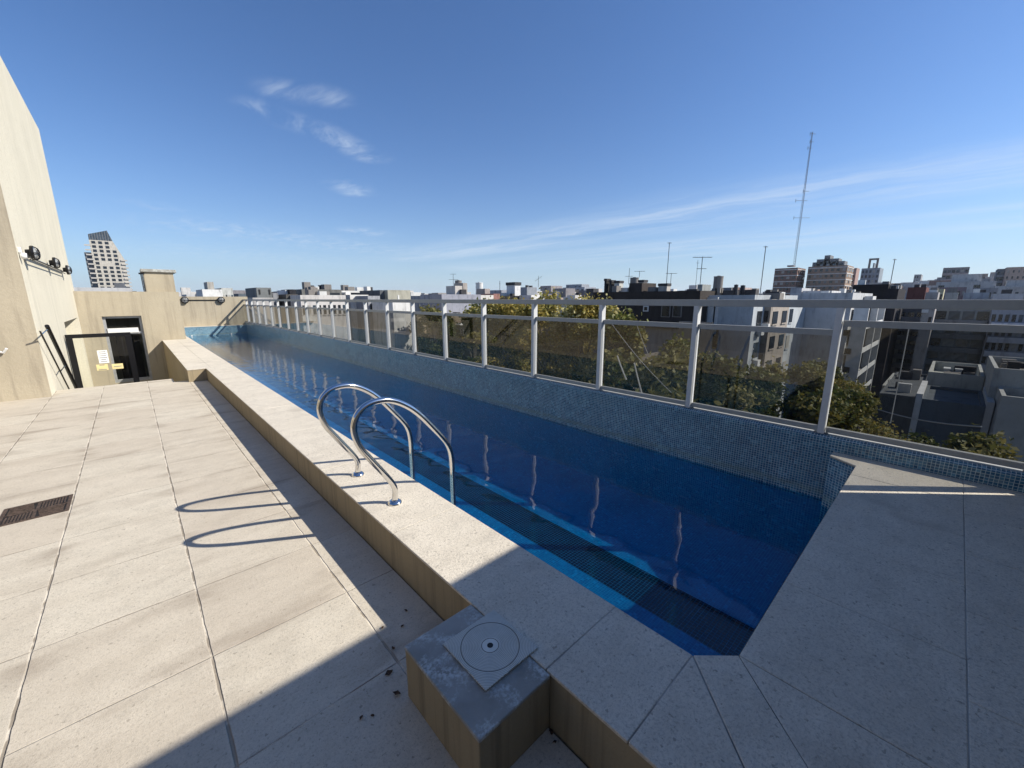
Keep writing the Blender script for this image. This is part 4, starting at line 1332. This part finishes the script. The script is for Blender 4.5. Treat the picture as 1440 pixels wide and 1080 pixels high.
# --- the far-off mass of the city: thousands of houses nobody could count
def far_city():
    rnd = random.Random(11)
    mb = MB()
    cols = [(.40, .39, .37), (.48, .47, .45), (.30, .29, .29), (.36, .30, .26), (.22, .21, .22), (.52, .51, .49), (.27, .19, .16)]
    mats = [cmat(c) for c in cols] + [M['win_dark'], M['dark_roof']]
    for k in range(2600):
        az = R(rnd.uniform(-12, 102))
        d = 120 * (16) ** (rnd.random() ** .8)
        x, y = d * math.sin(az), d * math.cos(az)
        if d < 330 and az > R(70):
            continue
        s = rnd.uniform(7, 16) * (1 + d / 900)
        s2 = rnd.uniform(7, 16) * (1 + d / 900)
        hill = 1.65 + (d / 570) * (3.5 * (1 - rnd.random() ** 2.2) - 6 + (6 if az > R(74) else 0) * rnd.random() + (4.5 if az > R(40) else 1.5) * rnd.random())
        z = min(hill, 1.65 + d * .022)
        mb.cur = rnd.randrange(7)
        mb.box(x - s / 2, x + s / 2, y - s2 / 2, y + s2 / 2, GZ, z)
        wall = mb.cur
        if d < 900:
            fl_ = 2.9
            mb.cur = 7
            for r_ in range(3):
                zz = z - 1.9 - fl_ * r_
                nw = max(2, int(s / 3))
                for c_ in range(nw):
                    if rnd.random() < .25:
                        continue
                    u = -s / 2 + s * (c_ + .5) / nw
                    mb.quad((x + u - .7, y - s2 / 2 - .05, zz - .8), (x + u + .7, y - s2 / 2 - .05, zz - .8), (x + u + .7, y - s2 / 2 - .05, zz + .6), (x + u - .7, y - s2 / 2 - .05, zz + .6))
                    u = -s2 / 2 + s2 * (c_ + .5) / nw
                    mb.quad((x - s / 2 - .05, y + u + .7, zz - .8), (x - s / 2 - .05, y + u - .7, zz - .8), (x - s / 2 - .05, y + u - .7, zz + .6), (x - s / 2 - .05, y + u + .7, zz + .6))
        # roof clutter: tank rooms and chimneys
        for q in range(rnd.randint(0, 3)):
            mb.cur = rnd.choice([wall, 8, 5, 4])
            cx_, cy_ = x + rnd.uniform(-.35, .35) * s, y + rnd.uniform(-.35, .35) * s2
            a, c_ = rnd.uniform(.6, 2.4), rnd.uniform(1.2, 3.6) * (1 + d / 1500)
            mb.box(cx_ - a, cx_ + a, cy_ - a, cy_ + a, z, z + c_ * .8)
    for k in range(260):
        az = rnd.uniform(77, 96)
        d = rnd.uniform(230, 620)
        x, y = d * math.sin(R(az)), d * math.cos(R(az))
        s, s2 = rnd.uniform(7, 15), rnd.uniform(8, 16)
        el = (.006 + .026 * min(1, max(0, (az - 79) / 12))) * rnd.uniform(.15, 1.0)
        z = 1.65 + d * el
        mb.cur = rnd.choice([0, 1, 2, 3, 3, 5, 6, 0, 1])
        mb.box(x - s / 2, x + s / 2, y - s2 / 2, y + s2 / 2, GZ, z)
        wall = mb.cur
        if rnd.random() < .6:
            mb.box(x - s / 4, x + s / 4, y - s2 / 4, y + s2 / 4, z, z + rnd.uniform(1.5, 4))
        mb.cur = 7
        nf, nw = 5, max(2, int(s2 / 3))
        for r_ in range(nf):
            zz = z - 1.9 - 2.9 * r_
            for c_ in range(nw):
                if rnd.random() < .2:
                    continue
                u = -s2 / 2 + s2 * (c_ + .5) / nw
                mb.quad((x - s / 2 - .05, y + u + .8, zz - .8), (x - s / 2 - .05, y + u - .8, zz - .8), (x - s / 2 - .05, y + u - .8, zz + .6), (x - s / 2 - .05, y + u + .8, zz + .6))
    o = mb.build('distant_city', mats)
    o['kind'] = 'stuff'
far_city()
rnd = random.Random(5)
hm = MB()
for k in range(220):
    az = R(rnd.uniform(-8, 40)); d = rnd.uniform(70, 300)
    x, y = d * math.sin(az), d * math.cos(az)
    s = rnd.uniform(6, 12)
    hm.cur = rnd.randrange(4)
    zt = rnd.uniform(-7, -.5)
    hm.box(x - s / 2, x + s / 2, y - s / 2, y + s / 2, GZ, zt)
    if rnd.random() < .6:
        hm.box(x - 1, x + 1, y - 1, y + 1, zt, zt + rnd.uniform(1, 2.4))
o = hm.build('distant_roofs', [cmat((.5, .49, .46)), cmat((.36, .35, .34)), cmat((.24, .22, .21)), cmat((.58, .57, .54))])
o['kind'] = 'stuff'
# neighbours that close the near left of the street
building('street_house', 'tan house across the street behind the farthest railing panels', 30, 42, 52, 66, -.8, (.33, .27, .19), fx=(4, 5, .4, .5, -15, -2), parapet=.8)
building('street_house', 'brown street house behind the middle railing panels', 30, 41, 33, 50, -1.6, (.24, .19, .14), fx=(5, 5, .4, .5, -15, -2.6), parapet=.8)
building('street_house', 'dim grey street house left of the dark brown one', 30, 40, 18, 32, -3.2, (.20, .18, .16), fx=(4, 4, .4, .5, -15, -4), parapet=.8)

# --- antennas and masts
def antenna(label, pb, ptop, plane, v, arms=((.95, 1.0),), r_=.03, name='antenna', sloped=0):
    base = at(pb[0], pb[1], plane, v)
    top = at(ptop[0], ptop[1], plane, v)
    H = top.z - base.z
    t = thing(name, label, 'antenna', tuple(base))
    MB().tube([(0, 0, 0), (0, 0, H)], r_, 6).build('pole', M['antenna_metal'], t)
    for f, wd in arms:
        z = H * f
        d = Vector((RX.x, RX.y, 0)).normalized() * wd * .5
        a = MB().tube([(-d.x, -d.y, z - sloped * wd), (d.x, d.y, z + sloped * wd)], r_ * .8, 5)
        n_ = Vector((-d.y, d.x, 0)).normalized() * .35 * wd * .5
        for k in range(-2, 3):
            q = d * (k / 2.2)
            a.tube([(q.x - n_.x, q.y - n_.y, z + .001 * k), (q.x + n_.x, q.y + n_.y, z + .001 * k)], r_ * .5, 4)
        a.build('arm', M['antenna_metal'], t)
    return t
antenna('thin tall pole antenna over the dark roof strip, right of the chimneys', (936, 415), (941, 341), 'X', 52, ((.99, .5),), .045)
antenna('twin armed antenna near the large water tank', (984, 405), (987, 361), 'X', 60, ((.98, 2.6), (.62, 1.3)), .05)
antenna('small T shaped antenna right of the tall pole antenna', (942, 412), (945, 384), 'X', 52, ((.98, 1.4),), .035)
antenna('faint pole antenna left of the twin armed antenna', (978, 405), (980, 366), 'X', 66, ((.9, .4),), .03)
antenna('small cross antenna left of the dark tank', (884, 400), (884.5, 377), 'X', 44, ((.5, .9),), .03)
antenna('small T antenna over the dark round tank', (899, 390), (900, 381), 'X', 44, ((.95, 1.2),), .03)
antenna('slim mast standing alone left of the brown tower', (1069, 412), (1075, 346), 'X', 110, ((.98, .9),), .09, 'mast')
antenna('faint mast between the black building and the right skyline', (1251, 405), (1257, 364), 'X', 200, ((.97, 1.2),), .12, 'mast')
antenna('thin mast left of the centre skyline', (703, 416), (702.5, 395), 'Y', 70, ((.8, .25),), .06, 'mast')
antenna('tilted yagi antenna left of the golden tree top', (757, 404), (757, 388), 'X', 60, ((.75, 1.3),), .04, sloped=.35)
antenna('double armed antenna above the leftmost dark tank', (638, 412), (638.5, 385), 'Y', 70, ((.98, 1.2), (.7, 1.8)), .04)
antenna('slender grey pole beside the lowest dark house on the left skyline', (348, 418), (348, 406), 'Y', 70, ((.9, .1),), .09, 'pole')
for q_, lb in (((440, 403), 'left stovepipe on the long dark roof'), ((450.5, 402.5), 'middle stovepipe on the long dark roof'), ((455, 403.5), 'right stovepipe on the long dark roof')):
    b0 = at(q_[0], 409, 'Y', 62)
    t0_ = at(q_[0], q_[1], 'Y', 62)
    t = thing('stovepipe', lb, 'chimney', tuple(b0))
    MB().cyl(0, 0, 0, t0_.z - b0.z, .13, 10).build('pipe', M['dark_roof'], t)
    MB().cyl(0, 0, t0_.z - b0.z, t0_.z - b0.z + .15, .24, 10).build('cowl', M['dark_roof'], t)

def mast():
    base = at(1117, 373, 'X', 262)
    H = at(1140, 186, 'X', 262).z - base.z
    t = thing('radio_mast', 'very tall lattice radio mast on the small brown tower', 'mast', tuple(base))
    w_ = .55
    mb = MB()
    cs = [(w_ * math.cos(a), w_ * math.sin(a)) for a in (0, 2.094, 4.189)]
    for c_ in cs:
        mb.tube([(c_[0], c_[1], 0), (c_[0] * .5, c_[1] * .5, H)], .06, 5)
    nseg = 46
    for k in range(nseg):
        f0, f1 = k / nseg, (k + 1) / nseg
        for i in range(3):
            a, c_ = cs[i], cs[(i + 1) % 3]
            s0, s1 = 1 - .5 * f0, 1 - .5 * f1
            mb.tube([(a[0] * s0, a[1] * s0, H * f0), (c_[0] * s1, c_[1] * s1, H * f1)], .035, 4)
    mb.build('lattice', M['antenna_metal'], t)
    d = Vector((RX.x, RX.y, 0)).normalized()
    for f, l0, l1 in ((.37, -3.6, 4.6), (.50, -3.8, 2.2), (.57, -.6, 2.4), (.885, -1.2, 1.0), (.985, -1.0, 1.8), (.93, -.6, 1.4)):
        MB().tube([tuple(d * l0 + Vector((0, 0, H * f))), tuple(d * l1 + Vector((0, 0, H * f)))], .09, 5).tube([tuple(d * l0 + Vector((0, 0, H * f - .8))), tuple(d * l0 + Vector((0, 0, H * f + .8)))], .1, 4).build('arm', M['antenna_metal'], t)
mast()

# --- street trees
def leafmat(name, cols):
    m, n, b = newmat(name, .6, spec=.3)
    at_ = n.new('ShaderNodeAttribute')
    at_.attribute_name = 'tone'
    cr = n.new('ShaderNodeValToRGB')
    n.put(cr.inputs[0], at_.outputs['Fac'])
    el = cr.color_ramp.elements
    while len(el) < len(cols):
        el.new(.5)
    for k, t in enumerate(cols):
        el[k].position = k / (len(cols) - 1)
        el[k].color = (*t, 1)
    n.put(b.inputs['Base Color'], cr.outputs[0])
    tl = n.new('ShaderNodeBsdfTranslucent')
    n.put(tl.inputs[0], cr.outputs[0])
    mx = n.new('ShaderNodeMixShader')
    mx.inputs[0].default_value = .3
    n.l.new(b.outputs[0], mx.inputs[1])
    n.l.new(tl.outputs[0], mx.inputs[2])
    n.l.new(mx.outputs[0], m.node_tree.nodes['Material Output'].inputs[0])
    return m
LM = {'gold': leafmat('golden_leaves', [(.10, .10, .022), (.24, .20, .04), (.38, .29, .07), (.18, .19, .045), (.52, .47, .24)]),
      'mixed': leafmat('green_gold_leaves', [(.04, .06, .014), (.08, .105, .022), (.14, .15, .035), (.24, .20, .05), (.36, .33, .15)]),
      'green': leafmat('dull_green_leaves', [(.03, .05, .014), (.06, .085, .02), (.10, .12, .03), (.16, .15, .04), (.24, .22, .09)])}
M['bark'] = simple('bark', (.13, .11, .085), .9, var=.3, scale=3, b_amt=.03)


def crown_mesh(seed, rx, rz, n_leaf, mat, leaf=.13):
    rnd = random.Random(seed)
    blobs = []
    for k in range(22):
        a, zf = rnd.uniform(0, 6.283), rnd.uniform(-.85, .9)
        rad = rx * math.sqrt(max(.05, 1 - zf * zf)) * rnd.uniform(.35, .85)
        blobs.append((Vector((rad * math.cos(a), rad * math.sin(a), zf * rz)), rnd.uniform(.15, .36) * rx, rnd.random()))
    verts, faces, tone = [], [], []
    for k in range(n_leaf):
        c, r, tn = blobs[rnd.randrange(len(blobs))]
        d = Vector((rnd.gauss(0, 1), rnd.gauss(0, 1), rnd.gauss(0, 1))).normalized()
        p = c + d * r * (rnd.random() ** .45) * (rnd.uniform(.8, 1.2) if rnd.random() > .13 else rnd.uniform(1.2, 1.75))
        u = Vector((rnd.gauss(0, 1), rnd.gauss(0, 1), rnd.gauss(0, .7))).normalized()
        v = u.cross(Vector((rnd.gauss(0, 1), rnd.gauss(0, 1), rnd.gauss(0, 1)))).normalized()
        s = leaf * rnd.uniform(.6, 1.5)
        i = len(verts)
        for q in (-u * s, v * s * .62, u * s, -v * s * .62):
            verts.append(p + q)
        faces.append((i, i + 1, i + 2, i + 3))
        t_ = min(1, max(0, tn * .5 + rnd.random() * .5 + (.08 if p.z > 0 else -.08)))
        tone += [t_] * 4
    me = bpy.data.meshes.new('crown')
    me.from_pydata(verts, [], faces)
    at_ = me.attributes.new('tone', 'FLOAT', 'POINT')
    at_.data.foreach_set('value', tone)
    me.materials.append(mat)
    return me, blobs
PROTO = {}
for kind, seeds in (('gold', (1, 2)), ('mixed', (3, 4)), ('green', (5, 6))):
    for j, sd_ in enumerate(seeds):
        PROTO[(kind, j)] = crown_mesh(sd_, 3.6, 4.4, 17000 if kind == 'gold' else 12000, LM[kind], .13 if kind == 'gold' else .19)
def tree(label, kind, j, x, y, ztop, scale=1.0, rot=0.0):
    me, blobs = PROTO[(kind, j)]
    t = thing('street_tree', label, 'tree', (x, y, GZ), 'plane trees along the street below')
    zc = ztop - 4.9 * scale - GZ
    o = bpy.data.objects.new('crown', me)
    C.objects.link(o); o.parent = t
    o.location = (0, 0, zc); o.scale = (scale,) * 3; o.rotation_euler[2] = rot
    mb = MB()
    h = zc - 3.2 * scale
    mb.tube([(0, 0, 0), (.08, .02, h * .4), (-.05, .1, h * .8), (0, 0, zc)], [.34, .27, .20, .12], 10)
    rm = Matrix.Rotation(rot, 3, 'Z')
    for c, r, tn in blobs[::2]:
        e = rm @ (c * scale)
        mb.tube([(0, 0, h + (zc - h) * .3 * tn), (e.x * .45, e.y * .45, zc + e.z * .3 - .6), (e.x, e.y, zc + e.z)], [.11, .07, .025], 6)
    mb.build('trunk', M['bark'], t, smooth=True)
TR = [('mixed', 0, 664, 426, 25, .85, 'green and gold street tree behind the middle railing panels'),
      ('gold', 1, 712, 415, 24, .85, 'second golden street tree from the left, its top at rail height'),
      ('gold', 0, 773, 403, 23, .95, 'tallest golden street tree, rising above the rail near the centre'),
      ('gold', 1, 822, 412, 22, .8, 'golden street tree just left of the dark brown house'),
      ('mixed', 0, 862, 440, 22, .75, 'green and gold tree in front of the left end of the brown house'),
      ('mixed', 1, 890, 486, 18, .7, 'dull tree low before the grey lower wall of the brown house'),
      ('green', 1, 940, 500, 19, .65, 'olive tree left of the second nearest railing post'),
      ('mixed', 0, 972, 478, 21, .6, 'yellow green tree touching the second nearest railing post'),
      ('green', 0, 1012, 486, 21, .62, 'green tree with a golden tip in front of the grey house'),
      ('mixed', 1, 1042, 528, 20, .5, 'low rounded tree right of the grey house bays'),
      ('green', 1, 955, 548, 16, .7, 'dark tree low in the street behind the second panel'),
      ('green', 0, 1085, 570, 18, .55, 'dark low tree between the two bushy groups'),
      ('mixed', 1, 1118, 506, 23, .52, 'bushy tree in front of the white block, left of the nearest post'),
      ('green', 0, 1150, 500, 25, .34, 'small pointed green tree touching the nearest railing post'),
      ('mixed', 0, 1145, 548, 20, .5, 'dull tree low behind the foot of the nearest post'),
      ('gold', 1, 1192, 530, 24, .42, 'golden tree right of the nearest post, under the lit balconies'),
      ('mixed', 0, 1212, 552, 22, .42, 'low bushy tree at the corner below the balconies'),
      ('gold', 0, 1265, 594, 15, .30, 'low golden tree top at the foot of the right hand glass'),
      ('mixed', 1, 1410, 612, 14, .34, 'tree top rising just over the bottom rail at the right edge'),
      ('mixed', 0, 560, 436, 32, 1.0, 'dull tree behind the far railing panels under the beige cube'),
      ('green', 1, 610, 432, 28, 1.0, 'dark green tree left of the golden trees'),
      ('green', 0, 1315, 606, 15, .3, 'small green tree top between the two golden ones at lower right')]
for k, (kind, j, px_, py_, X, s_, lb) in enumerate(TR):
    q = at(px_, py_, 'X', X)
    tree(lb, kind, j, q.x, q.y, q.z, s_, k * 1.3)

# --- wires
def wire(label, pts, r_=.006, mat='white_paint', name='cable'):
    a, b_ = Vector(pts[0]), Vector(pts[1])
    P = []
    for k in range(15):
        t = k / 14
        q = a.lerp(b_, t)
        q.z -= (a - b_).length * .03 * 4 * t * (1 - t)
        P.append(q)
    return tag(MB().tube(P, r_, 5).build(name, M[mat]), label, 'cable')
wire('pale cable strung over the street from upper left to the dark roofs', (at(856, 449, 'X', 9), at(944, 552, 'X', 8)))
wire('short pale cable in front of the grey lower wall', (at(894, 452, 'X', 9), at(911, 497, 'X', 9)))
wire('pale cable ending low behind the second panel', (at(868, 500, 'X', 8), at(881, 534, 'X', 8)), .018)
wire('pale cable falling to the foot of the second panel', (at(892, 510, 'X', 8), at(903, 554, 'X', 8)), .018)
wire('long vertical cable hanging before the dark apartments', (at(1278, 462, 'X', 16), at(1252, 595, 'X', 16)), .013)
wire('long sagging cable over the slate roofs at right', (at(1236, 576, 'X', 28), at(1380, 600, 'X', 24)), .03)

# ------------------------------------------------------------------ thin city haze
hz = MB().box(-1500, 5000, -1500, 5000, GZ - 1, 130)
m = bpy.data.materials.new('haze')
m.use_nodes = True
n = NT(m.node_tree)
n.n.clear()
pv_ = n.new('ShaderNodeVolumePrincipled')
pv_.inputs['Color'].default_value = (.80, .88, 1, 1)
pv_.inputs['Density'].default_value = .00010
pv_.inputs['Anisotropy'].default_value = .2
o_ = n.new('ShaderNodeOutputMaterial')
n.l.new(pv_.outputs[0], o_.inputs['Volume'])
ho = hz.build('haze', m)
ho['kind'] = 'stuff'
